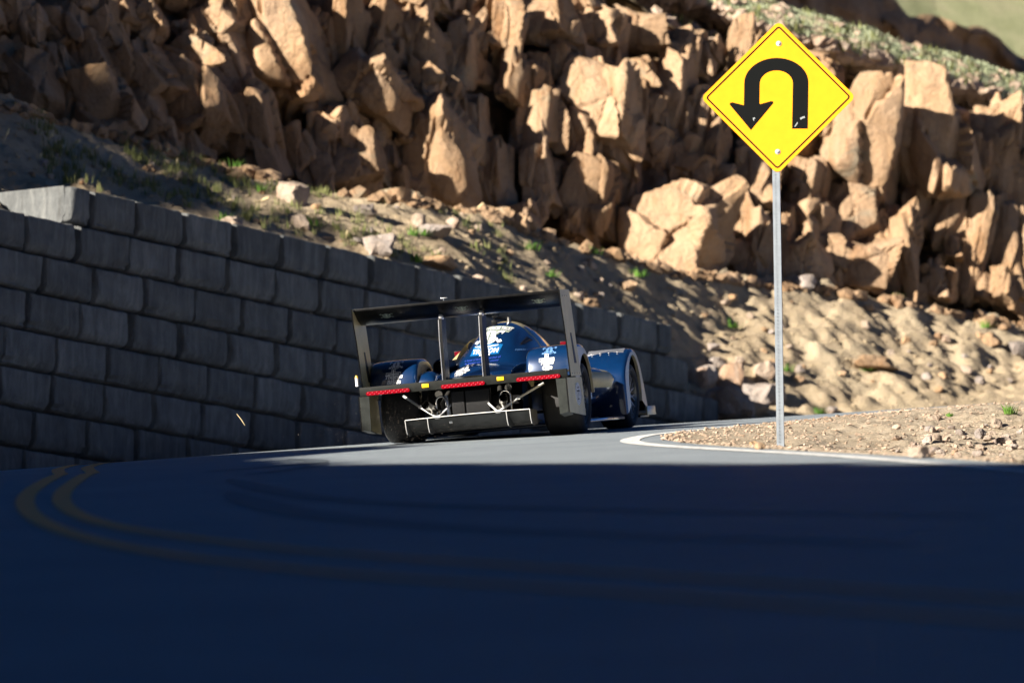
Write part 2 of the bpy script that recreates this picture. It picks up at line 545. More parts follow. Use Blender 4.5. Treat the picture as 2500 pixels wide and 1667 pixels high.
# tyre marks left on the asphalt
marks = [([(500, 1152), (640, 1142), (730, 1134), (775, 1128), (770, 1123), (700, 1121)], 0.2), ([(600, 1160), (690, 1150), (760, 1140), (800, 1128)], 0.16),
         ([(560, 1200), (640, 1235), (800, 1262), (1100, 1290), (1600, 1310), (2300, 1330)], 0.3), ([(560, 1170), (700, 1210), (1000, 1235), (1700, 1250), (2500, 1262)], 0.25)]
for k, (pl, w) in enumerate(marks):
    ribbon('tyre_mark', [on_road(*p) for p in pl], w, 0.0035, M['rubber_mark'], ['dark hooked tyre mark where shade meets sun', 'short dark tyre mark beside the hooked one', 'long dark tyre streak across the shaded road', 'faint upper tyre streak across the shaded road'][k], taper=True)

# ------------------------------------------------------------------ gravel verge on the inside of the bend
def poly_edge_x(poly, y):
    ys = [p.y for p in poly]; xs = [p.x for p in poly]
    return np.interp(y, ys, xs)
def zverge(x, y):
    z = zroad(x, y)
    ex = np.interp(y, [p.y for p in Rc], [p.x for p in Rc])
    d = np.clip(x - ex, -0.5, 30)
    z = z + 0.012 - 0.20 * (1 - np.exp(-np.clip(d, 0, 9) / 0.8)) * (0.12 + np.clip((54 - y) / 6.0, 0, 1) * 0.88)
    z = z - 0.15 * np.exp(-((x - 3.0) / 0.42) ** 2 - ((y - 44.6) / 2.4) ** 2) - 0.12 * np.exp(-((x - 4.1) / 0.6) ** 2 - ((y - 48.0) / 2.6) ** 2)
    z = z + np.clip(d, 0, 1) * (0.035 * fbm(x * 1.3, y * 0.9, oct=4, seed=5) + (0.012 + 0.02 * np.clip(x - 2.4, 0, 1)) * fbm(x * 8, y * 6, oct=3, seed=6))
    z = z - np.clip(d - 1.2, 0, 30) * 0.02 * np.clip((y - 52) / 6, 0, 1) - np.clip(d - 4, 0, 30) * 0.12
    return z
vy = np.concatenate([np.linspace(-14, 28, 50), np.linspace(28.2, 72, 420), np.linspace(72.6, 100, 50)])
vx = np.concatenate([np.linspace(-0.35, 7, 200), np.linspace(7.1, 30, 50)])
VY, VX = np.meshgrid(vy, vx, indexing='ij')
EX = np.interp(VY, [p.y for p in Rc], [p.x for p in Rc])
VXX = EX + VX
VZ = zverge(VXX, VY)
VZ = np.where(VX < 0, zroad(VXX, VY) - 0.05, VZ)
verge = link_mesh('gravel_verge', fast_mesh('gravel_verge', np.column_stack([VXX.ravel(), VY.ravel(), VZ.ravel()]), grid_faces(len(vy), len(vx))), M['gravel'])
tag(verge, 'sunlit tan gravel verge inside the bend under the sign', kind='structure')

# ---- loose pebbles of the verge, nobody could count them
ico = bmesh.new(); bmesh.ops.create_icosphere(ico, subdivisions=1, radius=1.0)
ico_v = np.array([v.co[:] for v in ico.verts]); ico_f = np.array([[v.index for v in f.verts] for f in ico.faces]); ico.free()
def scatter_stones(name, pts, sizes, mat, flat=0.6):
    n = len(pts)
    V = np.empty((n, len(ico_v), 3)); 
    for i in range(n):
        s = sizes[i]
        j = ico_v * (1 + 0.28 * nrs.uniform(-1, 1, (len(ico_v), 1)))
        sc = np.array([s * nrs.uniform(0.7, 1.4), s * nrs.uniform(0.7, 1.4), s * flat * nrs.uniform(0.7, 1.3)])
        a = nrs.uniform(0, 6.28); c, sn = math.cos(a), math.sin(a)
        j = j * sc
        j = np.column_stack([j[:, 0] * c - j[:, 1] * sn, j[:, 0] * sn + j[:, 1] * c, j[:, 2]])
        V[i] = j + pts[i]
    Fq = (ico_f[None] + (np.arange(n) * len(ico_v))[:, None, None]).reshape(-1, 3)
    return link_mesh(name, fast_mesh(name, V.reshape(-1, 3), Fq, smooth=False), mat)
n = 14000
py_ = nrs.uniform(34, 62, n); ex_ = np.interp(py_, [p.y for p in Rc], [p.x for p in Rc])
px_ = ex_ - 0.05 + nrs.uniform(0, 1, n) ** 1.3 * 4.5
pz_ = zverge(px_, py_)
sz_ = 0.006 + 0.018 * nrs.uniform(0, 1, n) ** 4
tag(scatter_stones('verge_pebbles', np.column_stack([px_, py_, pz_ + 0.2 * sz_]), sz_, M['pebble']), 'small loose pebbles scattered over the gravel verge', kind='stuff')

# ------------------------------------------------------------------ rocks: a library of faceted boulders
def rock_mesh(name, seed, sub=3, blocky=0.6, nz=0.07, planes=11):
    r = np.random.RandomState(seed)
    bm = bmesh.new()
    bmesh.ops.create_icosphere(bm, subdivisions=sub, radius=1.0)
    D = np.array([v.co.normalized()[:] for v in bm.verts])
    N = []
    H = []
    base = [(1, 0, 0), (-1, 0, 0), (0, 1, 0), (0, -1, 0), (0, 0, 1), (0, 0, -1)]
    for b in base:
        v = np.array(b, float) + r.normal(0, 0.22 * (1.3 - blocky), 3) + r.normal(0, 0.12, 3)
        N.append(v / np.linalg.norm(v)); H.append(r.uniform(0.72, 1.0))
    for _ in range(planes):
        v = r.normal(0, 1, 3)
        N.append(v / np.linalg.norm(v)); H.append(r.uniform(0.88, 1.25))
    N = np.array(N); H = np.array(H)
    dots = D @ N.T
    rad = np.where(dots > 1e-3, H[None] / np.maximum(dots, 1e-3), 9e9)
    # soft minimum keeps worn edges
    R = -np.log(np.sum(np.exp(-rad * 38.0), axis=1)) / 38.0
    P = D * R[:, None]
    nzv = fbm(P[:, 0] * 2.1 + seed, P[:, 1] * 2.1, P[:, 2] * 2.1, 4, seed)
    # fracture: the surface breaks into tilted plates of unequal depth, longer up the face than across
    ncell = 15 if sub > 3 else 10
    S = r.normal(0, 1, (ncell, 3)); S /= np.linalg.norm(S, axis=1)[:, None]; wamp = 0.07
    wv = np.stack([fbm(P[:, 0] * 1.6 + 3.1 * k + seed, P[:, 1] * 1.6, P[:, 2] * 1.6, 2, seed + 20 + k) for k in range(3)], axis=1)
    Q = (P + wamp * wv) * np.array([1, 1, 0.62])
    d2 = np.linalg.norm(Q[:, None, :] - (S * np.array([1, 1, 0.62]))[None], axis=2)
    order = np.argsort(d2, axis=1)
    c0 = order[:, 0]; g = np.take_along_axis(d2, order[:, 1:2], 1)[:, 0] - np.take_along_axis(d2, order[:, :1], 1)[:, 0]
    hh = r.uniform(-0.12, 0.08, ncell); tilt = r.normal(0, 0.20, (ncell, 3))
    plate = hh[c0] + np.sum(tilt[c0] * (P - S[c0]), axis=1)
    fr = 1.0 if sub > 3 else 0.6
    P = P * (1 + nz * nzv + fr * np.clip(plate, -0.22, 0.2) - fr * 0.07 * np.exp(-(g / 0.035) ** 2))[:, None]
    for v, p in zip(bm.verts, P): v.co = p
    me = bpy.data.meshes.new(name)
    bm.to_mesh(me); bm.free()
    me.polygons.foreach_set('use_smooth', [True] * len(me.polygons))
    me.set_sharp_from_angle(angle=math.radians(28))
    return me

CLIFF_LIB = [rock_mesh('cliff_rock_shape', 100 + i, 5, 0.85, 0.035, 8) for i in range(24)]
for me in CLIFF_LIB: me.materials.append(M['cliff_rock'])
STONE_LIB = [rock_mesh('stone_shape', 300 + i, 3, 0.3, 0.07, 12) for i in range(10)]
STONE_PALE = []; STONE_GREY = []; STONE_TAN = []
for me in STONE_LIB:
    for lst, mt in ((STONE_PALE, 'stone_pale'), (STONE_GREY, 'stone_grey'), (STONE_TAN, 'cliff_rock')):
        c = me.copy(); c.materials.append(M[mt]); lst.append(c)

# ------------------------------------------------------------------ retaining wall
WTOP = 10.79; BH = 0.457; BW = 1.0
def wall_pt(t, d, z):
    return Vector((WALL_P[0] + WALL_T[0] * t + WALL_N[0] * d, WALL_P[1] + WALL_T[1] * t + WALL_N[1] * d, z))
wall_rot = Matrix(((WALL_T[0], -WALL_N[0], 0), (WALL_T[1], -WALL_N[1], 0), (0, 0, 1)))  # local x along, y into bank
wall_root = empty('retaining_wall', wall_pt(7, 0, 7.2))
tag(wall_root, 'dark stepped retaining wall of split-face concrete blocks beside the road', 'wall')
def block_mesh(seed, w, h, depth=0.62):
    nu, nv = 15, 9
    g = 0.016
    edge = np.array([0, 0.008, 0.02, 0.038, 0.065])
    us = np.concatenate([-w / 2 + g + edge, np.linspace(-w / 2 + g + 0.11, w / 2 - g - 0.11, 9 if w > 0.7 else 4), w / 2 - g - edge[::-1]])
    vs = np.concatenate([g * 0.6 + edge, np.linspace(0.12, h - 0.11, 4), h - g * 0.6 - edge[::-1][1:]])
    nu, nv = len(us), len(vs)
    U, Vv = np.meshgrid(us, vs, indexing='ij')
    ed = np.minimum(np.minimum(U + w / 2, w / 2 - U) - g * 0.9, np.minimum(Vv * 1.0, (h - Vv)))
    ed = np.maximum(0, ed - 0.010 * (1 + vnoise(U * 13 + seed, Vv * 13, seed=seed + 3)))
    y = 0.085 * np.exp(-(ed / 0.010) ** 1.2)
    y += -0.022 * fbm(U * 3.0 + seed * 3.7, Vv * 1.2, oct=4, seed=seed) - 0.012 * fbm(U * 12 + seed, Vv * 4, oct=2, seed=seed + 4)
    U = U + 0.012 * vnoise(Vv * 9 + seed, U * 0.5, seed=seed) * (np.abs(U) > w * 0.42)
    y += 0.075 * np.clip(1 - Vv / (0.05 + 0.02 * vnoise(U * 9 + seed, Vv * 0, seed=seed + 7)), 0, 1)
    # ragged lower lip of the split face
    y += np.where(Vv < 0.08, 0.03 * (1 + vnoise(U * 14 + seed, Vv * 9, seed=seed + 2)), 0)
    V = np.column_stack([U.ravel(), y.ravel(), Vv.ravel()]).tolist()
    Fq = grid_faces(nu, nv).tolist()
    n0 = len(V)
    ring = [i * nv for i in range(nu)] + [(nu - 1) * nv + j for j in range(1, nv)] + [i * nv + nv - 1 for i in range(nu - 2, -1, -1)] + [j for j in range(nv - 2, 0, -1)]
    for i in ring: V.append((V[i][0], depth, V[i][2]))
    m = len(ring)
    for k in range(m):
        Fq.append((ring[k], n0 + k, n0 + (k + 1) % m, ring[(k + 1) % m]))
    Fq.append(tuple(n0 + k for k in range(m)))
    me = mesh_from('block', V, Fq, True, 40)
    me.materials.append(M['block'])
    return me
BLOCK_LIB = [block_mesh(i + 1, BW, BH) for i in range(8)]
HALF_LIB = [block_mesh(30 + i, BW * 0.42, BH) for i in range(3)]
END_BLOCK = block_mesh(50, BW * 0.42, BH, 1.5)
row_end = [14.95, 15.35, 16.05, 16.3, 16.8, 17.1, 17.3, 17.5, 17.7]
ROW0_START = 1.22
inv_root = Matrix.Translation(-wall_root.location)
def put_block(me, t, row, jit):
    d = 0.035 * row + jit
    p = wall_pt(t, d, WTOP - BH * (row + 1))
    o = link_mesh('block', me, None, wall_root)
    o.matrix_basis = inv_root @ Matrix.Translation(p) @ wall_rot.to_4x4() @ Matrix.Rotation(rng.uniform(-0.006, 0.006), 4, 'Z')
    return o
for row in range(9):
    end = row_end[row]
    off = (0.0 if row % 2 == 0 else 0.5)
    t = end
    first = True
    start = ROW0_START + 0.45 if row == 0 else -5.0
    if row == 0:
        put_block(END_BLOCK, ROW0_START + 0.21, 0, 0)
    # end stub then full blocks leftwards
    stub = 0.42 if row in (0, 2) else (0.3 if row in (5, 7) else 0)
    if stub:
        put_block(HALF_LIB[row % 3], t - 0.21, row, 0); t -= 0.42
    while t - BW > start - 0.02:
        put_block(BLOCK_LIB[rng.randrange(8)], t - BW / 2, row, rng.uniform(-0.008, 0.008))
        t -= BW
    if row == 0 and t - start > 0.2:
        w = t - start
        o = put_block(BLOCK_LIB[2], t - w / 2, row, 0)
        o.scale = (w / BW, 1, 1)

# ------------------------------------------------------------------ dirt bank above the wall (front edge, crest, bench)
bank_cols = [  # px, front (Y, z), crest (py, Y)
    (-900, (57.0, 10.30), (60, 63.0)), (-400, (61.2, 10.30), (170, 66.5)), (0, (64.9, 10.30), (258, 70.0)), (140, (66.0, 10.33), (290, 71.2)), (190, (66.3, 10.68), (302, 71.6)), (320, (67.2, 10.72), (342, 72.6)), (600, (68.9, 10.75), (424, 74.4)),
    (950, (71.4, 10.76), (482, 76.2)), (1170, (73.0, 10.76), (515, 77.4)), (1320, (74.3, 10.66), (566, 78.4)), (1490, (75.9, 10.36), (618, 79.6)), (1640, (77.3, 10.04), (660, 80.8)), (1690, (77.7, 9.9), (665, 81.0)), (1745, (77.9, 9.72), (672, 81.4)),
    (1800, (77.6, 9.55), (684, 82.0)), (1880, (77.4, 9.42), (690, 82.6)), (2100, (79.0, 9.75), (716, 83.4)), (2235, (79.9, 9.98), (738, 84.2)), (2500, (81.6, 10.36), (800, 85.6)), (2900, (83.6, 10.9), (880, 87.4)), (3600, (86, 11.6), (990, 91.0))]
bp = [c[0] for c in bank_cols]
cpx = np.linspace(-900, 3600, 460)
fY = np.interp(cpx, bp, [c[1][0] for c in bank_cols]); fZ = np.interp(cpx, bp, [c[1][1] for c in bank_cols])
cPy = np.interp(cpx, bp, [c[2][0] for c in bank_cols]); cY = np.interp(cpx, bp, [c[2][1] for c in bank_cols])
cZ = np.array([elev(p) for p in cPy]) * cY
nv = 90
tt = np.concatenate([[-0.12], np.linspace(0, 1, nv - 14), 1 + np.linspace(0.05, 1.6, 13)])
def ux(px): return (px - 1250.0) / F_PX * 1.0045
def bank_point(i_px, t):
    pass
BX = []; BY = []; BZ = []
for j, t in enumerate(tt):
    if t <= 1:
        y = fY + (cY - fY) * t
        s = max(t, 0)
        z = fZ + (cZ - fZ) * (s * 0.86 + 0.14 * s ** 1.8)
        if t < 0: z = fZ - 0.9
    else:
        y = cY + (t - 1) * 5.0
        z = cZ + (t - 1) * 0.2
    BY.append(y); BZ.append(z); BX.append(ux(cpx) * y)
BX = np.array(BX); BY = np.array(BY); BZ = np.array(BZ); TT = np.repeat(tt[:, None], len(cpx), 1)
amp = np.clip(TT * 6, 0, 1)
right = np.clip((cpx[None] - 1500) / 300.0, 0, 1)
BZn = BZ + amp * (0.10 * fbm(BX * 0.8, BY * 0.8, oct=4, seed=21) + (0.03 + 0.03 * right) * fbm(BX * 2.2, BY * 2.2, oct=5, seed=22, gain=0.65) + (0.03 + 0.07 * right) * (0.45 - np.abs(fbm(BX * 1.35 + 0.4 * BZ, BY * 1.35, oct=4, seed=24, gain=0.55))) + (0.028 + 0.012 * right) * fbm(BX * 7, BY * 7, oct=3, seed=23))
bank = link_mesh('dirt_bank', fast_mesh('dirt_bank', np.column_stack([BX.ravel(), BY.ravel(), BZn.ravel()]), grid_faces(len(tt), len(cpx))[:, ::-1]), M['dirt'])
tag(bank, 'brown dirt bank rising from the wall top to the cliff foot', kind='structure')
bank_bvh = BVHTree.FromPolygons([tuple(v) for v in np.column_stack([BX.ravel(), BY.ravel(), BZn.ravel()])], [tuple(f) for f in grid_faces(len(tt), len(cpx))])
def on_bank(px, py):
    d = ray(px, py).normalized()
    h = bank_bvh.ray_cast(Vector((0, 0, 0)), d)
    return h[0], h[1]

# ------------------------------------------------------------------ cliff
cl_px = [-1200, -500, 0, 400, 700, 950, 1250, 1750, 2100, 2500, 2900, 3600]
cl_Yb = [66.9, 71.2, 74.45, 76.7, 78.3, 79.4, 80.9, 83.2, 84.6, 86.2, 88.0, 91.5]
LEAN = 0.42
def cliff_Y(px, py):
    yb = np.interp(px, cl_px, cl_Yb)
    e = np.vectorize(elev)(py)
    return (yb - LEAN * 12.2) / (1 - LEAN * e)
top_px = [-1300, 0, 900, 1300, 1500, 1600, 1720, 1900, 2100, 2300, 2500, 2800, 3700]
top_py = [-900, -500, -300, -160, -40, 40, 110, 130, 190, 270, 350, 470, 700]
ccx = np.linspace(-1200, 3600, 420)
ctop = np.interp(ccx, top_px, top_py)
cbot = np.interp(ccx, bp, [c[2][0] for c in bank_cols]) + 150
nv = 150
CX = []; CY = []; CZ = []
for j in range(nv):
    t = j / (nv - 1)
    py = cbot + (ctop - cbot) * t
    y = cliff_Y(ccx, py)
    CY.append(y); CX.append(ux(ccx) * y); CZ.append(np.vectorize(elev)(py) * y)
CX, CY, CZ = map(np.array, (CX, CY, CZ))
# columns and joints: stepped displacement towards / away from the camera
q = CX * 1.0 + 0.35 * fbm(CX * 0.5, CZ * 0.5, oct=3, seed=40)
col = np.floor(q / 0.75)
stp = _hash(col.astype(np.int64), np.floor(CZ / 1.1 + 0.5 * col).astype(np.int64), np.zeros_like(col, dtype=np.int64), 3)
disp = 0.28 * stp + 0.5 * fbm(CX * 0.45, CZ * 0.35, oct=4, seed=41) + 0.16 * fbm(CX * 2.2, CZ * 1.6, oct=4, seed=42)
CYd = CY + disp + 0.45 * np.clip((np.arange(nv) / 12.0), 0, 1)[:, None]
cliff = link_mesh('cliff', fast_mesh('cliff', np.column_stack([CX.ravel(), CYd.ravel(), CZ.ravel()]), grid_faces(nv, len(ccx))), M['cliff_base'])
tag(cliff, 'fractured tan granite cliff above the dirt bank', kind='structure')

big = [  # px, py, w, h (pixels of a 2352 px wide picture), lean in degrees (clockwise), push towards the camera in metres
    (1975, 350, 190, 250, 4, 0.5), (2140, 340, 200, 300, -14, 0.45), (2062, 565, 95, 230, 0, 0.7), (2180, 470, 70, 200, 16, 0.5), (2235, 560, 80, 280, 6, 0.6),
    (2310, 575, 90, 240, 3, 0.5), (1850, 430, 90, 130, 0, 0.4), (1850, 520, 95, 90, 0, 0.5), (1845, 605, 105, 110, -14, 0.7), (1985, 615, 115, 110, 6, 0.75), (1905, 585, 70, 100, 0, 0.55),
    (2330, 420, 70, 120, 0, 0.3), (2330, 300, 80, 90, 0, 0.3), (2160, 655, 80, 80, 0, 0.7), (2300, 670, 80, 90, 0, 0.7), (1960, 500, 130, 150, 0, 0.35), (2110, 480, 60, 110, 0, 0.3),
    (1390, 262, 155, 205, 2, 0.75), (1545, 260, 90, 240, 0, 0.25), (1610, 300, 60, 190, 8, 0.3), (1360, 450, 110, 190, 0, 0.55), (1545, 545, 240, 190, 0, 0.85), (1445, 165, 110, 80, 0, 0.4),
    (1240, 420, 80, 180, -4, 0.5), (1245, 285, 90, 170, 4, 0.55), (1185, 190, 70, 130, 0, 0.5), (1165, 65, 75, 150, 6, 0.7), (1262, 55, 120, 110, -10, 0.45), (1370, 75, 110, 80, 0, 0.4),
    (1290, 150, 70, 90, 0, 0.4), (1740, 420, 110, 140, 0, 0.4), (1745, 560, 80, 140, 0, 0.6), (1640, 345, 50, 120, 0, 0.5), (1660, 440, 70, 110, 0, 0.3), (1480, 80, 110, 90, 0, 0.3), (1560, 120, 100, 90, 0, 0.35),
    (1000, 345, 130, 260, -3, 0.7), (850, 195, 150, 130, 20, 0.8), (790, 75, 80, 180, 0, 0.6), (770, 290, 90, 110, 0, 0.6), (820, 365, 120, 130, -10, 0.65), (960, 95, 90, 130, 0, 0.4), (985, 195, 80, 60, 30, 0.5),
    (1060, 130, 70, 160, 0, 0.3), (1090, 330, 70, 260, -6, 0.2), (1140, 420, 70, 200, -6, 0.3), (1200, 500, 90, 90, 0, 0.6), (740, 340, 70, 150, 0, 0.4), (900, 130, 70, 120, 0, 0.2), (920, 60, 70, 90, 0, 0.3),
    (640, 120, 190, 280, -24, 0.3), (440, 250, 160, 170, -30, 0.5), (320, 190, 180, 120, -28, 0.5), (570, 320, 150, 240, -20, 0.35), (220, 270, 220, 170, -22, 0.55), (70, 210, 150, 170, -20, 0.3),
    (70, 75, 70, 90, 0, 0.45), (150, 70, 90, 110, -15, 0.3), (250, 90, 100, 90, -20, 0.4), (340, 60, 90, 80, -20, 0.4), (500, 50, 110, 90, -25, 0.5), (680, 360, 90, 140, -10, 0.3), (430, 130, 120, 130, -30, 0.35),
    (530, 180, 110, 160, -28, 0.3), (60, 130, 90, 80, 0, 0.2), (1690, 220, 80, 100, 0, 0.2), (1830, 320, 70, 110, 0, 0.3), (1440, 400, 60, 160, 0, 0.35), (1610, 460, 60, 80, 0, 0.45)]
def put_rock(px, py, w, h, lean, push, k=None):
    Y = float(cliff_Y(px, py)) - push
    p = at(px, py, Y)
    s = Y / F_PX
    me = CLIFF_LIB[rng.randrange(len(CLIFF_LIB))] if k is None else CLIFF_LIB[k]
    o = link_mesh('rock', me, None, cliff)
    wv = w * s / 2 * 1.12; hv = h * s / 2 * 1.10
    dv = max(0.35, min(wv, hv) * rng.uniform(0.95, 1.3))
    mw = Matrix.Translation(p) @ Matrix.Rotation(math.radians(lean), 4, 'Y') @ Matrix.Rotation(math.radians(rng.uniform(-34, -2)), 4, 'Z') @ Matrix.Rotation(math.radians(rng.uniform(-14, -2)), 4, 'X')
    o.matrix_basis = mw @ Matrix.Diagonal((wv, dv, hv, 1)) @ Matrix.Rotation(rng.choice((0, math.pi)), 4, 'Z')
    return o
K = 2500 / 2352.0
for b in big:
    put_rock(b[0] * K, b[1] * K, b[2] * K, b[3] * K, b[4], b[5] + (0.15 if b[0] < 700 else 0))
count = len(big)
tries = 0
while count < 285 and tries < 4000:
    tries += 1
    px = rng.uniform(-60, 2560); 
    pb = np.interp(px, bp, [c[2][0] for c in bank_cols]); pt = np.interp(px, top_px, top_py)
    py = rng.uniform(max(pt + 10, -60), pb + 10)
    inside = any(abs(px - b[0] * K) < b[2] * K * 0.36 and abs(py - b[1] * K) < b[3] * K * 0.36 for b in big)
    if inside and rng.random() < 0.85: continue
    w = rng.uniform(28, 95); h = w * rng.uniform(0.9, 2.3)
    lean = rng.uniform(-32, -8) if px < 750 else rng.uniform(-10, 14)
    put_rock(px, py, w, h, lean, rng.uniform(0.05, 0.5) + (0.25 * rng.random() if px < 700 else 0))
    count += 1

# ------------------------------------------------------------------ hillside above the cliff: scree, sod ledge, ridge
hx = np.linspace(900, 3600, 330)
ht = np.interp(hx, top_px, top_py)
rid_px = [900, 1500, 1700, 1850, 2000, 2150, 2300, 2500, 2700, 3600]
rid_py = [-420, -130, -60, 0, 48, 90, 135, 192, 255, 560]
hr = np.interp(hx, rid_px, rid_py)
yt = cliff_Y(hx, ht) - 0.15
zt = np.vectorize(elev)(ht) * yt
sl = 0.62
er = np.vectorize(elev)(hr)
yr = (zt - sl * yt) / (er - sl)
zrg = er * yr
prof = []
for t in np.linspace(0, 1, 60):
    prof.append((yt + (yr - 0.45 - yt) * t, zt + (zrg - 1.0 - zt) * t, 1.0 * min(1, t * 8)))
prof.append((yr - 0.30, zrg - 0.95, 0.6))                # undercut below the sod
prof.append((yr - 0.32, zrg - 0.80, 0.6))
prof.append((yr - 1.15, zrg - 0.64, 0.5))
prof.append((yr - 1.18, zrg - 0.55, 0.5))
for t in np.linspace(0.1, 1, 10):
    prof.append((yr - 1.16 + 1.16 * t, zrg - 0.54 + 0.54 * t ** 0.85, 0.5))
for t in np.linspace(0.04, 1, 24):
    prof.append((yr + t * 6.0, zrg + t * 0.55 - 0.02, 0.5))
HX = []; HY = []; HZ = []
for (y, z, a) in prof:
    x = ux(hx) * y
    zz = z + a * (0.06 * fbm(x * 1.1, y * 1.1, oct=4, seed=60) + 0.05 * fbm(x * 4, y * 4, oct=3, seed=61))
    HX.append(x); HY.append(y); HZ.append(zz)
HX, HY, HZ = map(np.array, (HX, HY, HZ))
hill_v = np.column_stack([HX.ravel(), HY.ravel(), HZ.ravel()])
hill_f = grid_faces(len(prof), len(hx))
hill_me = fast_mesh('hillside', hill_v, hill_f)
hill_me.materials.append(M['dirt']); hill_me.materials.append(M['turf'])
mi = np.zeros(len(hill_f), dtype=np.int32)
mi[(hill_f[:, 0] // len(hx)) >= 62] = 1
hill_me.polygons.foreach_set('material_index', mi)
hillside = tag(link_mesh('hillside', hill_me), 'scree slope and sod ledge above the cliff', kind='structure')
hill_bvh = BVHTree.FromPolygons([tuple(v) for v in hill_v], [tuple(f) for f in hill_f])

# second hill further back: shaded rocky shoulder, then a green slope
def far_hill(name, pxs, pys, Y0, skew, mat, label, amp, seed, flat=0.9, dep=7.0):
    cx = np.linspace(pxs[0], pxs[-1], 260)
    yc = Y0 + skew * ux(cx - 1100) * Y0
    e = np.vectorize(elev)(np.interp(cx, pxs, pys)) + 0.0006 * amp * fbm(cx * 0.018, cx * 0.0, oct=4, seed=seed + 5)
    rows = np.concatenate([np.linspace(-1, 0, 60), np.linspace(0.05, 1, 30)])
    X = []; Yy = []; Z = []
    for t in rows:
        if t <= 0: y = yc + t * dep; z = e * yc + t * dep * flat
        else: y = yc + t * 12; z = e * yc + t * 0.8
        nz = amp * fbm(ux(cx) * yc * 0.6, z * 0.6 + t * 9, oct=5, seed=seed, gain=0.55)
        X.append(ux(cx) * y); Yy.append(y + nz); Z.append(z + nz * 0.25)
    X, Yy, Z = map(np.array, (X, Yy, Z))
    o = link_mesh(name, fast_mesh(name, np.column_stack([X.ravel(), Yy.ravel(), Z.ravel()]), grid_faces(len(rows), len(cx))), mat)
    return tag(o, label, kind='structure')
far_hill('rocky_shoulder', [1500, 1900, 2060, 2140, 2190, 2235, 2290, 2330, 2370, 2420, 2460, 2500, 2800, 3600], [-260, -130, -70, -30, -10, 40, 38, 50, 62, 66, 100, 135, 280, 600], 118, 1.7, M['cliff_base'], 'dark rocky shoulder behind the grassy ridge', 0.7, 71, 1.5)
far_hill('green_slope', [1500, 2000, 2300, 2500, 2900, 3600], [-900, -500, -330, -260, -120, 200], 165, 0.2, M['turf_pale'], 'distant sunlit green slope at the top corner', 0.06, 72, 0.75, 45.0)

# unseen mountain added sunward, its crest shaped to cast shade on road and bank
TAN = math.tan(SUN_EL)
su = np.array([-SUN_H.x, -SUN_H.y]); sp = np.array([-su[1], su[0]])       # along the light, across it
def shade_pw(v):
    z = v.z if abs(v.z) > 1e-6 else float(zroad(v.x, v.y))
    return sp[0] * v.x + sp[1] * v.y, z + TAN * (su[0] * v.x + su[1] * v.y)
edge_pts = [shade_pw(on_road(px, py)) for px, py in [(2500, 1132), (2000, 1131), (1500, 1131), (1100, 1131), (880, 1132), (780, 1128), (690, 1116)]]
edge_pts.sort()
Wp = [-120, 0, edge_pts[0][0] - 10, edge_pts[0][0] - 3] + [e[0] for e in edge_pts] + [edge_pts[-1][0] + k for k in (1.5, 3.2, 5.5)] + [51.5, 52.6, 53.9, 54.4, 55, 55.5, 56, 56.4, 56.8, 57.4, 57.7, 58, 58.4, 58.8, 59.2, 59.6, 60.2, 61, 66, 200]
Ww = [50, 48, edge_pts[0][1] + 16, edge_pts[0][1] + 2.5] + [e[1] for e in edge_pts] + [edge_pts[-1][1] + k for k in (1.5, 2.1, 1.3)] + [22.0, 23.2, 24.7, 26.1, 27.15, 27.75, 28.35, 28.8, 28.9, 28.8, 29.4, 30.0, 29.9, 29.8, 30.1, 31.0, 31.2, 30.8, 28, 20]
mp_ = np.concatenate([np.linspace(-120, 20, 50), np.linspace(20.5, 66, 420), np.linspace(67, 200, 40)])
MS0 = -14.0
ms_ = np.concatenate([np.linspace(-8, MS0, 24), np.linspace(MS0 - 0.5, -30, 20), np.linspace(-33, -200, 24)])
MP, MS = np.meshgrid(mp_, ms_, indexing='ij')
WW = np.interp(MP, Wp, Ww)
WW = WW + 0.36 * fbm(MP * 2.6, MP * 0.3, oct=3, seed=81) * np.clip((MP - 54) / 1.5, 0, 1) + 0.07 * fbm(MP * 1.7, MP * 0.1, oct=3, seed=83) * np.clip((50 - MP) / 4, 0, 1)
crest = WW - TAN * MS0
MX = su[0] * MS + sp[0] * MP; MY = su[1] * MS + sp[1] * MP
fl = np.clip((-MS - 8) / (-MS0 - 8), 0, 1)
basez = zroad(MX, MY) - 3.0
MZ = np.where(MS >= MS0, basez + (crest - basez) * fl ** 0.9, crest + (MS0 - MS) * 0.22)
MZ = MZ + np.where(MS > MS0 + 1, 0.4, 0.0) * fbm(MX * 0.3, MY * 0.3, oct=4, seed=82) * (1 - fl)
mountain = link_mesh('mountain', fast_mesh('mountain', np.column_stack([MX.ravel(), MY.ravel(), MZ.ravel()]), grid_faces(len(mp_), len(ms_))), M['dirt'])
tag(mountain, 'unseen brown mountainside added on the sunward side to shade road and bank', kind='structure')

# ------------------------------------------------------------------ car materials
def car_paint(name, col, metal, rough, flake=0.0, coat=1.0, spec=0.5):
    m, nt, b = mat_new(name)
    P = obj_pos(nt)
    n = noise_tex(nt, P, 6.0, 3)
    base = ramp(nt, n, [(0.3, tuple(c * 0.88 for c in col)), (0.7, tuple(min(1, c * 1.1) for c in col))])
    # road dust on the low panels
    d = noise_tex(nt, P, 30.0, 5, 0.8)
    base = mixc(nt, ramp(nt, d, [(0.62, (0, 0, 0)), (0.8, (0.25,) * 3)]), base, (0.25, 0.21, 0.17))
    nt.links.new(base, b.inputs['Base Color'])
    setp(b, metal=metal, rough=rough, coat=coat, coat_rough=0.04, spec=spec)
    return m
M['blue'] = car_paint('deep_blue_pearl', (0.0015, 0.020, 0.076), 0.15, 0.3)
M['olive'] = car_paint('olive_gold', (0.60, 0.50, 0.26), 0.35, 0.45, 0, 0.04, 0.25)
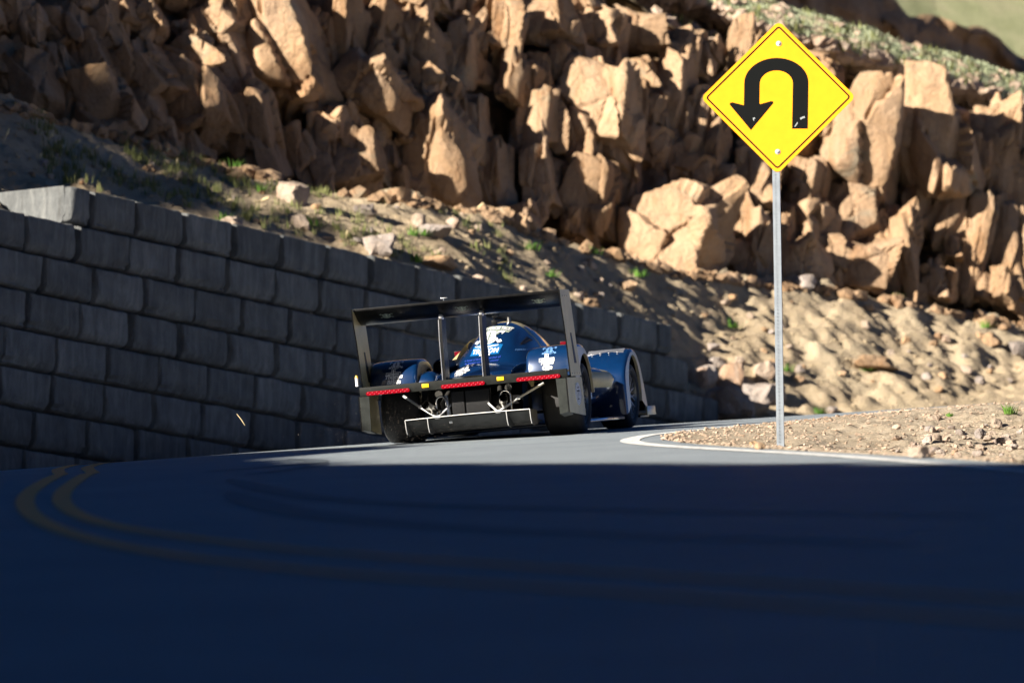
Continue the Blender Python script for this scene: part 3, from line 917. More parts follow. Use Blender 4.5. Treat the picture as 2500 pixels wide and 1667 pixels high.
M['gold_edge'] = car_paint('gold_edge', (0.70, 0.60, 0.38), 0.3, 0.3, 0, 0.15, 0.3)
M['black_gloss'] = car_paint('black_carbon', (0.003, 0.003, 0.0034), 0.0, 0.3, 0, 0.05, 0.2)
M['black'] = simple('satin_black', (0.005, 0.005, 0.0055), 0.4, spec=0.12, var=0.3, scale=20)
M['bore_dark'] = simple('bore_dark', (0.0015, 0.0015, 0.0015), 0.95, spec=0.0, var=0.2)  # near-black colour stands in for the dark depth of the exhaust bore
M['beam'] = simple('dark_grey_beam', (0.010, 0.011, 0.010), 0.55, spec=0.12, var=0.35, scale=14)
M['dark_green'] = simple('dark_green_panel', (0.010, 0.013, 0.011), 0.4, var=0.3, scale=10)
M['tread'] = simple('slick_rubber', (0.022, 0.022, 0.023), 0.75, var=0.35, scale=25)
M['carbon_dusty'] = simple('dusty_carbon', (0.055, 0.053, 0.050), 0.55, var=0.45, scale=18)
M['rim_metal'] = simple('dark_rim', (0.14, 0.135, 0.125), 0.3, 0.8, var=0.2)
M['steel'] = simple('polished_steel', (0.62, 0.60, 0.56), 0.18, 1.0, var=0.2)
M['alu'] = simple('raw_aluminium', (0.72, 0.72, 0.72), 0.35, 0.9, var=0.15)
M['white_edge'] = simple('white_lit_rims_and_rods', (0.58, 0.58, 0.57), 0.4, var=0.05)  # white paints the raking light along the diffuser rims; rods share it
M['white_print'] = simple('white_vinyl', (0.80, 0.80, 0.80), 0.45, var=0.06)
M['green_print'] = simple('grey_green_vinyl', (0.16, 0.20, 0.18), 0.45, var=0.06)
M['lime_print'] = simple('pale_green_vinyl', (0.50, 0.58, 0.46), 0.45, var=0.06)
M['teal_print'] = simple('sky_blue_vinyl', (0.006, 0.12, 0.33), 0.4, var=0.08)
def shade_edges(o):  # blackens edge faces to stand in for shade on them
    o.data.materials.append(M['black'])
    for p in o.data.polygons:
        if abs(p.normal.x) < 0.5: p.material_index = 1
M['violet_print'] = simple('violet_blue_vinyl', (0.03, 0.06, 0.36), 0.4, var=0.06)
M['dim_print'] = simple('pale_blue_print', (0.10, 0.22, 0.45), 0.4, var=0.06)
M['amber'] = simple('amber_reflector', (0.85, 0.48, 0.01), 0.35, var=0.06)
M['red_lens'] = simple('red_lens', (0.22, 0.002, 0.008), 0.12, 0.0, 0.6, var=0.15, scale=40)
M['red_dark'] = simple('deep_red_glass', (0.12, 0.004, 0.01), 0.1, 0.0, 0.6)
M['lens_clear'] = simple('clear_lens_rim', (0.45, 0.05, 0.07), 0.1, 0.0, 0.6)
M['glass'] = simple('smoked_window', (0.01, 0.012, 0.016), 0.04, 0.0, 1.0)
def mesh_radiator():
    m, nt, b = mat_new('radiator_core')
    P = obj_pos(nt)
    w = nt.nodes.new('ShaderNodeTexWave'); w.inputs['Scale'].default_value = 55.0; w.wave_type = 'BANDS'; w.bands_direction = 'X'
    nt.links.new(P, w.inputs['Vector'])
    nt.links.new(ramp(nt, w.outputs['Fac'], [(0.3, (0.012, 0.012, 0.013)), (0.7, (0.05, 0.05, 0.052))]), b.inputs['Base Color'])
    setp(b, rough=0.5, metal=0.4)
    bump(nt, b, w.outputs['Fac'], 0.6, 0.01)
    return m
M['radiator'] = mesh_radiator()

# ------------------------------------------------------------------ race car
CAR_YAW = math.radians(10.6)
c0 = at(1192, 1076, 52.8)
cx0, cy0 = c0.x, c0.y
cz0 = float(zroad(cx0, cy0)) + 0.004
def zr1(x, y): return float(zroad(x, y))
hf = Vector((math.sin(CAR_YAW), math.cos(CAR_YAW), 0)); rf = Vector((math.cos(CAR_YAW), -math.sin(CAR_YAW), 0))
z_front = zr1(cx0 + hf.x * 2.75, cy0 + hf.y * 2.75); hf.z = (z_front - zr1(cx0, cy0)) / 2.75
zl = zr1(cx0 - rf.x * 0.8, cy0 - rf.y * 0.8); zrr = zr1(cx0 + rf.x * 0.8, cy0 + rf.y * 0.8); rf.z = (zrr - zl) / 1.6
hf.normalize(); nf = rf.cross(hf).normalized(); rf = hf.cross(nf).normalized()
CAR_M = Matrix((rf, hf, nf)).transposed().to_4x4()
CAR_M.translation = Vector((cx0, cy0, cz0))
car = empty('race_car')
car.matrix_world = CAR_M
tag(car, 'low blue and olive prototype race car with a tall black rear wing', 'race car')
ROLL = Matrix.Translation((0, 0, 0.2)) @ Matrix.Rotation(math.radians(-2.1), 4, 'Y') @ Matrix.Translation((0, 0, -0.2))

def part(name, bm, mat, sharp=35, parent=None, roll=True):
    return bm_obj(name, bm, M[mat], parent or car, ROLL if (roll and parent is None) else None, True, sharp)

# --- engine cover and canopy as one smooth surface split at the roof
dome_y = [-0.6, -0.25, 0.05, 0.3, 0.55, 0.8, 1.05, 1.35, 1.65, 2.0, 2.4, 2.8, 3.4]
dome_z = [0.30, 0.42, 0.60, 0.775, 0.905, 1.005, 1.07, 1.10, 1.085, 0.985, 0.78, 0.58, 0.40]
deck_y = [-0.62, -0.3, 0.1, 0.6, 1.2, 2.0, 2.6, 3.4, 3.6]
deck_z = [0.585, 0.655, 0.685, 0.665, 0.64, 0.60, 0.52, 0.38, 0.30]
def smooth_interp(x, xs, ys, w=0.10):
    x = np.asarray(x, float)
    return sum(np.interp(x + d * w, xs, ys) * k for d, k in ((-2, .06), (-1.2, .14), (-.6, .18), (0, .24), (.6, .18), (1.2, .14), (2, .06)))
def body_z(x, y):
    x = np.asarray(x, float); y = np.asarray(y, float)
    dz = smooth_interp(y, deck_y, deck_z)
    hw = 0.47 - 0.08 * np.clip((y - 1.6) / 1.8, 0, 1)
    deck = dz - 0.16 * (np.abs(x) / hw) ** 3.0 + 0.05 * np.exp(-((np.abs(x) - 0.05) / 0.2) ** 2) * np.clip(0.5 - np.abs(y + 0.1), 0, 1)
    top = smooth_interp(y, dome_y, dome_z)
    hd = 0.425 - 0.05 * np.clip((0.6 - y), 0, 1)
    rel = np.clip(1 - (np.abs(x) / hd) ** 2.1, 0, 1)
    dome = 0.52 + (top - 0.52) * rel ** 0.62
    dome = dome - 0.030 * np.exp(-((np.abs(x) - 0.245) / 0.035) ** 2) * np.exp(-((y - 0.95) / 0.30) ** 2)
    k = 0.02
    m = np.maximum(deck, dome); 
    return m + k * np.log(np.exp((deck - m) / k) + np.exp((dome - m) / k))
def body_grid(name, y0, y1, ny, mat, parent=None, x0=-1, x1=1, off=0.0, nx=91, skirt=True):
    th = np.linspace(x0, x1, nx)
    ys = np.linspace(y0, y1, ny)
    T, Y = np.meshgrid(th, ys, indexing='ij')
    hw = 0.475 - 0.08 * np.clip((Y - 1.6) / 1.8, 0, 1)
    X = T * hw
    Z = body_z(X, Y) + off
    V = np.column_stack([X.ravel(), Y.ravel(), Z.ravel()])
    Fq = grid_faces(nx, ny)
    if skirt:
        base = len(V)
        for e in (0, nx - 1):
            for zz in (0.30, 0.10):
                V = np.vstack([V, np.column_stack([X[e] * (0.99 if zz > .2 else 0.93), Y[e], np.full(ny, zz)])])
        add = []
        for q, e in enumerate((0, nx - 1)):
            r0 = [e * ny + j for j in range(ny)]; r1 = [base + q * 2 * ny + j for j in range(ny)]; r2 = [base + (q * 2 + 1) * ny + j for j in range(ny)]
            for a, b in ((r0, r1), (r1, r2)):
                for j in range(ny - 1): add.append((a[j], a[j + 1], b[j + 1], b[j]))
        Fq = np.vstack([Fq, np.array(add)])
    me = fast_mesh(name, V, Fq)
    o = link_mesh(name, me, M[mat], parent or car, ROLL if parent is None else None)
    return o, V, Fq
cover, cvV, cvF = body_grid('engine_cover', -0.62, 1.22, 100, 'blue')
canopy, cnV, cnF = body_grid('canopy', 1.225, 3.55, 90, 'olive')
body_bvh = BVHTree.FromPolygons([tuple(v) for v in cvV], [tuple(f) for f in cvF])
for sgn in (-1, 1):
    o, _, _ = body_grid('side_window', 1.42, 2.15, 20, 'glass', canopy, 0.50 * sgn, 0.735 * sgn, 0.006, 14, False)
    o, _, _ = body_grid('window_frame', 1.30, 2.35, 24, 'blue', canopy, 0.40 * sgn, 0.80 * sgn, 0.003, 18, False)
    bm = bmesh.new()
    tube(bm, [(0.255 * sgn, 0.72, 0.86), (0.275 * sgn, 0.95, 0.90), (0.285 * sgn, 1.18, 0.875)], 0.02, 10, True, [0.008, 0.022, 0.018])
    part('door_vent', bm, 'black')

# olive flank flare ahead of the intake
for sgn in (-1,):
    bm = bmesh.new()
    rows = []
    for y, xin, zin, xo, zo in ((0.62, 0.36, 0.77, 0.46, 0.755), (0.85, 0.37, 0.83, 0.44, 0.77), (1.1, 0.36, 0.90, 0.42, 0.80), (1.4, 0.33, 0.96, 0.39, 0.85), (1.7, 0.30, 0.97, 0.36, 0.86)):
        rows.append([bm.verts.new((sgn * xin, y, zin)), bm.verts.new((sgn * (xin * 0.6 + xo * 0.4 + 0.005), y, zin * 0.6 + zo * 0.4)), bm.verts.new((sgn * xo, y, zo)), bm.verts.new((sgn * (xo - 0.02), y, zo - 0.02))])
    for a, b in zip(rows[:-1], rows[1:]):
        for k in range(3): bm.faces.new((a[k], a[k + 1], b[k + 1], b[k]))
    part('cockpit_flank', bm, 'olive', 60)

# deck pods either side of the tail hump
for sgn in (-1, 1):
    bm = bmesh.new()
    rings = []
    for y, s in ((-0.55, 0.25), (-0.5, 0.75), (-0.35, 0.98), (-0.1, 1.0), (0.15, 0.9), (0.3, 0.55)):
        ring = []
        for k in range(11):
            a = math.pi * k / 10
            ring.append(bm.verts.new((sgn * (0.455 + 0.10 * math.cos(a)), y, 0.55 + 0.125 * s * math.sin(a) ** 0.6)))
        rings.append(ring)
    for a, b in zip(rings[:-1], rings[1:]):
        for k in range(10): bm.faces.new((a[k], a[k + 1], b[k + 1], b[k]))
    bm.faces.new(rings[0]); bm.faces.new(rings[-1])
    part('deck_pod', bm, 'blue', 60)
# black air intake on the near side
bm = bmesh.new()
lathe = []
n_ = 24
for (y, r) in ((0.02, 0.052), (-0.02, 0.062), (0.02, 0.075), (0.2, 0.08), (0.45, 0.07)):
    lathe.append([bm.verts.new((-0.40 + r * math.cos(2 * math.pi * k / n_), y, 0.705 + r * math.sin(2 * math.pi * k / n_))) for k in range(n_)])
for a, b in zip(lathe[:-1], lathe[1:]):
    for k in range(n_): bm.faces.new((a[k], a[(k + 1) % n_], b[(k + 1) % n_], b[k]))
bm.faces.new(lathe[0])
part('air_intake', bm, 'black')
bm = bmesh.new()
for k in range(3):
    tube(bm, [(-0.36 + 0.012 * k, -0.05, 0.65), (-0.375 - 0.01 * k, -0.25, 0.60 + 0.01 * k), (-0.35 + 0.02 * k, -0.42, 0.57)], 0.004, 6)
part('cable', bm, 'alu')

# --- fenders
def resample(P, n):
    P = [Vector((p[0], p[1], 0)) for p in P]
    P = chaikin(P, 3)
    L = [0]
    for a, b in zip(P[:-1], P[1:]): L.append(L[-1] + (b - a).length)
    out = []
    for i in range(n):
        t = L[-1] * i / (n - 1)
        k = max(0, min(len(P) - 2, int(np.searchsorted(L, t)) - 1))
        f = (t - L[k]) / max(1e-9, L[k + 1] - L[k])
        out.append(P[k] + (P[k + 1] - P[k]) * f)
    return [(p.x, p.y) for p in out]
def fender(prof, x0, x1, sgn, wheel_c, wheel_r, name, zlow, bands=(True, True)):
    n = 46
    pr = resample(prof, n)
    bm = bmesh.new()
    xs = [(0.0, 0.030), (0.006, 0.016), (0.018, 0.005), (0.04, 0.0)]
    cols = [(x0 + a, d) for a, d in xs] + [(x0 + (x1 - x0) * f, -0.006 * math.sin(math.pi * f)) for f in (0.3, 0.5, 0.7)] + [(x1 - a, d) for a, d in reversed(xs)]
    grid = []
    cy, cz = wheel_c
    for (y, z) in pr:
        v = Vector((y - cy, z - cz)); v.normalize()
        grid.append([bm.verts.new((sgn * x, y - v.x * d, z - v.y * d)) for x, d in cols])
    for a, b in zip(grid[:-1], grid[1:]):
        for k in range(len(cols) - 1): bm.faces.new((a[k], a[k + 1], b[k + 1], b[k]))
    f = part(name, bm, 'blue', 50)
    for side, use in ((x1, bands[0]), (x0, bands[1])):
        if not use: continue
        bm = bmesh.new()
        outer = []; inner = []
        th = 0.022 if side == x1 else -0.022
        for (y, z) in pr:
            v = Vector((y - cy, z - cz)); L = v.length; v.normalize()
            d = 0.028
            oy, oz = y - v.x * d, z - v.y * d
            ang = v
            ri = min(wheel_r, L - 0.05)
            iy, iz = cy + ang.x * ri, cz + ang.y * ri
            if iz < zlow: iz = zlow
            if oz < zlow: oz = zlow
            outer.append((oy, oz)); inner.append((iy, iz))
        vo = [bm.verts.new((sgn * (side + th * 0.0), *p)) for p in outer]; vi = [bm.verts.new((sgn * (side + th * 0.25), *p)) for p in inner]
        vi2 = [bm.verts.new((sgn * (side - th), *p)) for p in inner]
        for k in range(n - 1):
            bm.faces.new((vo[k], vo[k + 1], vi[k + 1], vi[k])); bm.faces.new((vi[k], vi[k + 1], vi2[k + 1], vi2[k]))
        part('fender_side', bm, 'gold_edge', 40, f)
    bm = bmesh.new()      # black liner under the skin
    L1 = []; 
    for (y, z) in pr:
        v = Vector((y - cy, z - cz)); v.normalize()
        L1.append([bm.verts.new((sgn * x, y - v.x * 0.034, z - v.y * 0.034)) for x in (x0 + 0.03, x1 - 0.03)])
    for a, b in zip(L1[:-1], L1[1:]): bm.faces.new((a[0], a[1], b[1], b[0]))
    part('fender_liner', bm, 'black', 60, f)
    return f
rear_prof = [(-0.60, 0.515), (-0.588, 0.60), (-0.55, 0.70), (-0.47, 0.775), (-0.30, 0.80), (-0.02, 0.80), (0.16, 0.755), (0.31, 0.65), (0.42, 0.50), (0.46, 0.34)]
front_prof = [(2.24, 0.10), (2.235, 0.30), (2.24, 0.50), (2.36, 0.60), (2.58, 0.70), (2.78, 0.745), (3.0, 0.73), (3.18, 0.63), (3.32, 0.46), (3.42, 0.28), (3.50, 0.12)]
rear_f = {}
for sgn in (-1, 1):
    rear_f[sgn] = fender(rear_prof, 0.515, 0.965, sgn, (0.0, 0.33), 0.375, 'rear_fender', 0.30)
    ff = fender(front_prof, 0.52, 0.965, sgn, (2.78, 0.315), 0.36, 'front_fender', 0.10, (True, False))
    bm = bmesh.new()          # inner wall and rear face of the front wing box
    box(bm, (sgn * 0.535, 2.80, 0.33), (0.03, 1.06, 0.44), None, 0.005)
    part('inner_wall', bm, 'blue', 35, ff)
    bm = bmesh.new()
    for k in range(4): 
        lathe_pts = (sgn * (0.60 + 0.085 * k), 2.60, 0.7125)
        box(bm, lathe_pts, (0.016, 0.016, 0.006), None, 0.002)
    box(bm, (sgn * 0.73, 2.68, 0.727), (0.36, 0.12, 0.006), Matrix.Rotation(math.radians(17), 3, 'X'), 0.002)
    part('louvre_panel', bm, 'alu', 35, ff)
    bm = bmesh.new()          # dive lip in front of the wheel
    box(bm, (sgn * 0.90, 3.50, 0.085), (0.20, 0.46, 0.022), None, 0.006)
    box(bm, (sgn * 0.992, 3.46, 0.12), (0.016, 0.50, 0.085), None, 0.006)
    part('splitter_end', bm, 'gold_edge')

# --- wheels
def tyre_bm(w, R, r, x_out):
    bm = bmesh.new()
    h = w / 2
    prof = [(-h * 0.86, r), (-h * 0.98, r + 0.02), (-h, (R + r) / 2), (-h * 0.97, R - 0.035), (-h * 0.88, R - 0.010), (-h * 0.7, R - 0.002), (0, R), (h * 0.7, R - 0.002), (h * 0.88, R - 0.010), (h * 0.97, R - 0.035), (h, (R + r) / 2), (h * 0.98, r + 0.02), (h * 0.86, r)]
    lathe_x(bm, prof, 64)
    return bm
def wheel(x, y, R, w, rr, sgn, steer=0.0):
    bm = bmesh.new()
    h = w / 2
    lathe_x(bm, [(sgn * h * 0.86, rr + 0.004), (sgn * h * 0.90, rr - 0.004), (sgn * h * 0.80, rr - 0.018), (sgn * h * 0.5, rr - 0.03), (-sgn * h * 0.8, rr - 0.03), (-sgn * h * 0.86, rr + 0.002)], 48)
    mw = Matrix.Translation((x, y, R)) @ Matrix.Rotation(steer, 4, 'Z')
    wh = bm_obj('wheel', bm, M['rim_metal'], car, mw, True, 40)
    bm_obj('tyre', tyre_bm(w, R, rr, sgn), M['tread'], wh, None, True, 50)
    bm = bmesh.new()
    lathe_x(bm, [(sgn * h * 0.80, 0.0), (sgn * h * 0.80, 0.03), (sgn * h * 0.66, 0.055), (sgn * h * 0.4, 0.06), (sgn * h * 0.2, 0.06)], 24)
    bm_obj('hub', bm, M['rim_metal'], wh, None, True, 40)
    bm = bmesh.new()
    lathe_x(bm, [(sgn * h * 0.1, 0.05), (sgn * h * 0.1, 0.165), (sgn * h * 0.02, 0.165), (sgn * h * 0.02, 0.05)], 36)
    bm_obj('brake_disc', bm, M['steel'], wh, None, True, 40)
    sp_me = None
    for k in range(10):
        if sp_me is None:
            bm = bmesh.new()
            for sg in (-1, 1):
                a = Vector((sgn * h * 0.66, 0, 0.05)); m_ = Vector((sgn * h * 0.70, 0.004 * sg, 0.11)); e = Vector((sgn * h * 0.74, sg * 0.034, rr - 0.02))
                pts = [a, m_, e]
                for p0, p1, w0, w1 in ((a, m_, 0.015, 0.011), (m_, e, 0.010, 0.009)):
                    d = (p1 - p0).normalized(); s_ = d.cross(Vector((1, 0, 0))).normalized()
                    q = []
                    for p, ww in ((p0, w0), (p1, w1)):
                        for dx, dy in ((-0.012, -1), (-0.012, 1), (0.012, 0.6), (0.012, -0.6)):
                            q.append(bm.verts.new(p + Vector((sgn * dx, 0, 0)) + s_ * (dy * ww)))
                    for i in range(4):
                        bm.faces.new((q[i], q[(i + 1) % 4], q[4 + (i + 1) % 4], q[4 + i]))
                    bm.faces.new(q[4:8])
            o = bm_obj('spoke', bm, M['rim_metal'], wh, None, True, 30)
            sp_me = o.data
        else:
            o = link_mesh('spoke', sp_me, None, wh)
        o.matrix_basis = Matrix.Rotation(2 * math.pi * k / 10 + 0.2, 4, 'X')
    return wh
for sgn in (-1, 1):
    wheel(sgn * 0.765, 0.0, 0.33, 0.365, 0.235, sgn)
    wheel(sgn * 0.785, 2.78, 0.315, 0.31, 0.228, sgn, math.radians(-3))

# --- tub, floor, nose, side pods
bm = bmesh.new()
box(bm, (0, 1.25, 0.075), (1.86, 1.95, 0.035), None, 0.01)
part('floor', bm, 'blue')
bm = bmesh.new()
box(bm, (0, 3.45, 0.07), (1.86, 0.55, 0.025), None, 0.008)
part('splitter', bm, 'black_gloss')
bm = bmesh.new()
box(bm, (0, -0.05, 0.10), (1.02, 0.7, 0.02), None, 0.006)
part('rear_floor', bm, 'black')
bm = bmesh.new()
rings = []
for y, cx_, hx_, hz_, zc in ((0.42, 0.50, 0.10, 0.08, 0.46), (0.6, 0.55, 0.22, 0.11, 0.465), (0.9, 0.60, 0.29, 0.125, 0.47), (1.3, 0.62, 0.315, 0.13, 0.465), (1.7, 0.62, 0.32, 0.12, 0.455), (2.0, 0.62, 0.30, 0.10, 0.44), (2.2, 0.60, 0.26, 0.07, 0.43)):
    rings.append((y, cx_, hx_, hz_, zc))
for sgn in (-1, 1):
    bm = bmesh.new(); G = []
    for (y, cx_, hx_, hz_, zc) in rings:
        ring = []
        for k in range(28):
            a = 2 * math.pi * k / 28
            ca, sa = math.cos(a), math.sin(a)
            z = zc + hz_ * math.copysign(abs(sa) ** 0.85, sa)
            x = cx_ + hx_ * math.copysign(abs(ca) ** 0.85, ca)
            if sa < 0: x = cx_ + (x - cx_) * (1 - 0.55 * abs(sa) ** 1.5); z = zc + (z - zc) * 2.4
            ring.append(bm.verts.new((sgn * x, y, z)))
        G.append(ring)
    for a, b in zip(G[:-1], G[1:]):
        for k in range(28): bm.faces.new((a[k], a[(k + 1) % 28], b[(k + 1) % 28], b[k]))
    bm.faces.new(G[0]); bm.faces.new(G[-1])
    sp_o = part('side_pod', bm, 'olive', 60)
    sp_o.data.materials.append(M['blue'])
    for p in sp_o.data.polygons:
        p.material_index = 1 if (p.center.z > 0.535 or p.center.z < 0.40 or p.center.y > 1.75) else 0
    bm = bmesh.new()
    box(bm, (sgn * 0.89, 0.62, 0.36), (0.012, 0.10, 0.16), None, 0.004)
    part('side_fin', bm, 'white_print')

# --- tail: black bulkhead, gearbox, radiator, exhausts, suspension
bm = bmesh.new()
box(bm, (0, -0.30, 0.33), (0.98, 0.06, 0.42))
box(bm, (0, -0.55, 0.30), (0.30, 0.5, 0.24), None, 0.03)
box(bm, (0.27, -0.6, 0.30), (0.16, 0.3, 0.2), None, 0.03)
part('gearbox', bm, 'black')
rad = empty('radiator'); 
bpy.data.objects.remove(rad)
bm = bmesh.new()
box(bm, (0.02, -0.80, 0.325), (0.375, 0.05, 0.285), None, 0.004)
rad = part('radiator', bm, 'black')
for x0, x1 in ((-0.155, -0.04), (-0.025, 0.195)):
    bm = bmesh.new()
    box(bm, ((x0 + x1) / 2, -0.832, 0.325), (x1 - x0, 0.02, 0.262), None, 0.002)
    part('radiator_core', bm, 'radiator', 35, rad)
bm = bmesh.new()
box(bm, (-0.195, -0.83, 0.30), (0.03, 0.03, 0.26), Matrix.Rotation(math.radians(-6), 3, 'Y'), 0.004)
part('radiator_bracket', bm, 'alu', 35, rad)
for sgn in (-1, 1):
    bm = bmesh.new()
    # open ended pipe: outer wall, lip, inner wall
    P = [Vector((sgn * 0.30, -0.62, 0.255)), Vector((sgn * 0.315, -0.78, 0.275)), Vector((sgn * 0.345, -0.92, 0.325)), Vector((sgn * 0.372, -1.0, 0.36))]
    if sgn > 0: P = [Vector((p.x - 0.01, p.y, p.z)) for p in P]
    P = chaikin(P, 2)
    tube(bm, P, 0.041, 24, False)
    tube(bm, P[-5:][::-1], 0.037, 24, False)
    ex = part('exhaust_pipe', bm, 'steel', 50)
    bm = bmesh.new(); tube(bm, [P[-5] * 0.5 + P[-4] * 0.5, P[-5]], 0.0368, 24); part('pipe_bore', bm, 'bore_dark', 50, ex)
    bm = bmesh.new()
    arch = [(sgn * 0.30 + 0.03 * 1 - 0.05 * math.cos(a) + 0.02, -0.86, 0.37 + 0.055 * math.sin(a)) for a in np.linspace(0, math.pi, 12)]
    xa = [Vector((arch[0][0], -0.86, 0.22))] + [Vector(p) for p in arch] + [Vector((arch[-1][0], -0.86, 0.21))]
    tube(bm, xa, 0.009, 8)
    part('exhaust_hanger', bm, 'steel', 50)
    bm = bmesh.new(); tube(bm, [(sgn * 0.29, -0.80, 0.25), (sgn * 0.29, -0.70, 0.25)], 0.055, 20); part('turbo_housing', bm, 'steel', 40)
    for nm, pts, r in (('push_rod', [(sgn * 0.285, -0.93, 0.235), (sgn * 0.47, -0.80, 0.35), (sgn * 0.66, -0.55, 0.46)], 0.011), ('toe_link', [(sgn * 0.285, -0.93, 0.235), (sgn * 0.20, -0.86, 0.31), (sgn * 0.15, -0.78, 0.36)], 0.009),
                       ('upper_arm', [(sgn * 0.20, -0.35, 0.43), (sgn * 0.60, -0.1, 0.47)], 0.012), ('lower_arm', [(sgn * 0.2, -0.3, 0.2), (sgn * 0.62, -0.05, 0.20)], 0.014)):
        bm = bmesh.new(); tube(bm, pts, r, 10)
        if nm == 'push_rod':
            box(bm, (sgn * 0.465, -0.803, 0.347), (0.03, 0.03, 0.03), None, 0.006)
            box(bm, (sgn * 0.285, -0.925, 0.24), (0.05, 0.04, 0.03), None, 0.006)
        part(nm, bm, 'white_edge' if nm in ('push_rod', 'toe_link') else 'black', 40)
    bm = bmesh.new()
    tube(bm, [(sgn * 0.24, -0.5, 0.46), (sgn * 0.27, -0.7, 0.36), (sgn * 0.25, -0.72, 0.25)], 0.022, 12)
    tube(bm, [(sgn * 0.33, -0.42, 0.47), (sgn * 0.33, -0.55, 0.45)], 0.035, 16)
    part('hose', bm, 'rim_metal', 40)

# --- diffuser
def diff_pt(x, v):      # v 0 top/back edge .. 1 bottom/front
    return Vector((x, -0.95 + 0.28 * v + 0.05 * v * v, 0.232 - 0.105 * v - 0.025 * v * v + 0.006 * math.cos(x * 2.6)))
bm = bmesh.new()
X = np.linspace(-0.585, 0.585, 30)
top = [[bm.verts.new(diff_pt(x, v)) for v in np.linspace(0, 1, 8)] for x in X]
bot = [[bm.verts.new(diff_pt(x, v) + Vector((0, 0.012, -0.012))) for v in np.linspace(0, 1, 8)] for x in X]
for a, b in zip(top[:-1], top[1:]):
    for k in range(7): bm.faces.new((a[k], a[k + 1], b[k + 1], b[k]))
for a, b in zip(bot[:-1], bot[1:]):
    for k in range(7): bm.faces.new((a[k], b[k], b[k + 1], a[k + 1]))
diff = part('diffuser', bm, 'carbon_dusty', 45)
bm = bmesh.new()
tube(bm, [diff_pt(x, 0) + Vector((0, -0.004, 0.004)) for x in X], 0.0045, 6)
part('trailing_edge', bm, 'white_edge', 40, diff)
for x in (-0.585, -0.375, 0.365, 0.585):
    bm = bmesh.new()
    poly = [(-0.955, 0.236), (-0.62, 0.225), (-0.62, 0.10), (-0.80, 0.085), (-0.90, 0.105), (-0.935, 0.15)]
    prism(bm, poly, lambda p: Vector((x - 0.005, p[0], p[1])), lambda p: Vector((x + 0.005, p[0], p[1])))
    st_ = part('strake', bm, 'carbon_dusty', 35, diff)
    bm = bmesh.new()
    tube(bm, [Vector((x, p[0] - 0.004, p[1])) for p in ((-0.955, 0.236), (-0.935, 0.15), (-0.90, 0.105))], 0.004, 6)
    part('strake_edge', bm, 'white_edge', 40, diff)
bm = bmesh.new()
box(bm, (0, -0.42, 0.12), (1.1, 0.5, 0.02))
part('undertray', bm, 'carbon_dusty')

# --- rear beam with lights
bm = bmesh.new()
box(bm, (0, -1.0, 0.532), (1.945, 0.05, 0.082), None, 0.006)
box(bm, (0, -0.88, 0.555), (1.90, 0.22, 0.02), None, 0.004)
beam = part('rear_beam', bm, 'beam')
for x in (-0.705, 0.0, 0.705):
    bm = bmesh.new()
    L, H = 0.415, 0.040
    poly = [(x - L / 2 + H / 2 + (-1 if k < 9 else 0) * 0, 0) for k in range(0)]
    for k in range(9):
        a = math.pi / 2 + math.pi * k / 8; poly.append((x - L / 2 + H / 2 + H / 2 * math.cos(a), 0.512 + H / 2 * math.sin(a)))
    for k in range(9):
        a = -math.pi / 2 + math.pi * k / 8; poly.append((x + L / 2 - H / 2 + H / 2 * math.cos(a), 0.512 + H / 2 * math.sin(a)))
    prism(bm, poly, lambda p: Vector((p[0], -1.022, p[1])), lambda p: Vector((x + (p[0] - x) * 0.99, -1.041, 0.512 + (p[1] - 0.512) * 0.85)))
    tl = part('tail_light', bm, 'red_lens', 30, beam)
    led = None
    for r in range(2):
        for k in range(9 + r):
            q = Vector((x + (k - (8 + r) / 2) * 0.041, -1.041, 0.512 + (0.007 if r else -0.007)))
            if led is None:
                bm = bmesh.new(); bmesh.ops.create_uvsphere(bm, u_segments=8, v_segments=5, radius=0.0075); led = bm_obj('lens_bead', bm, M['lens_clear'], tl); 
                led.matrix_basis = Matrix.Translation(q); lme = led.data
            else:
                o = link_mesh('lens_bead', lme, None, tl); o.matrix_basis = Matrix.Translation(q)
for x in (-0.352, 0.352):
    bm = bmesh.new(); box(bm, (x, -1.028, 0.537), (0.065, 0.008, 0.034), None, 0.002)
    part('amber_reflector', bm, 'amber', 35, beam)

# --- wing
def wing_profile():
    up = []; lo = []
    for k in range(17):
        t = k / 16
        y = -0.56 - 0.44 * t
        c = 1.165 + 0.115 * t - 0.035 * math.sin(math.pi * t) * 1.0
        th = 0.026 * (2.2 * math.sqrt(t) * (1 - t) + 0.05)
        up.append((y, c + th)); lo.append((y, c - th))
    return up + lo[::-1]
wp = wing_profile()
bm = bmesh.new()
xs_ = np.linspace(-0.965, 0.965, 25)
R_ = [[bm.verts.new((x, y, z)) for y, z in wp] for x in xs_]
for a, b in zip(R_[:-1], R_[1:]):
    for k in range(len(wp)): bm.faces.new((a[k], a[(k + 1) % len(wp)], b[(k + 1) % len(wp)], b[k]))
bm.faces.new(R_[0]); bm.faces.new(R_[-1])
wing = part('rear_wing', bm, 'black_gloss', 40)
bm = bmesh.new()
box(bm, (0, -1.003, 1.286), (1.93, 0.012, 0.022), None, 0.002)
part('gurney_flap', bm, 'black', 35, wing)
wing_bvh = BVHTree.FromPolygons([(x, y, z) for x in xs_ for y, z in wp], [(i * len(wp) + k, i * len(wp) + (k + 1) % len(wp), (i + 1) * len(wp) + (k + 1) % len(wp), (i + 1) * len(wp) + k) for i in range(24) for k in range(len(wp))])
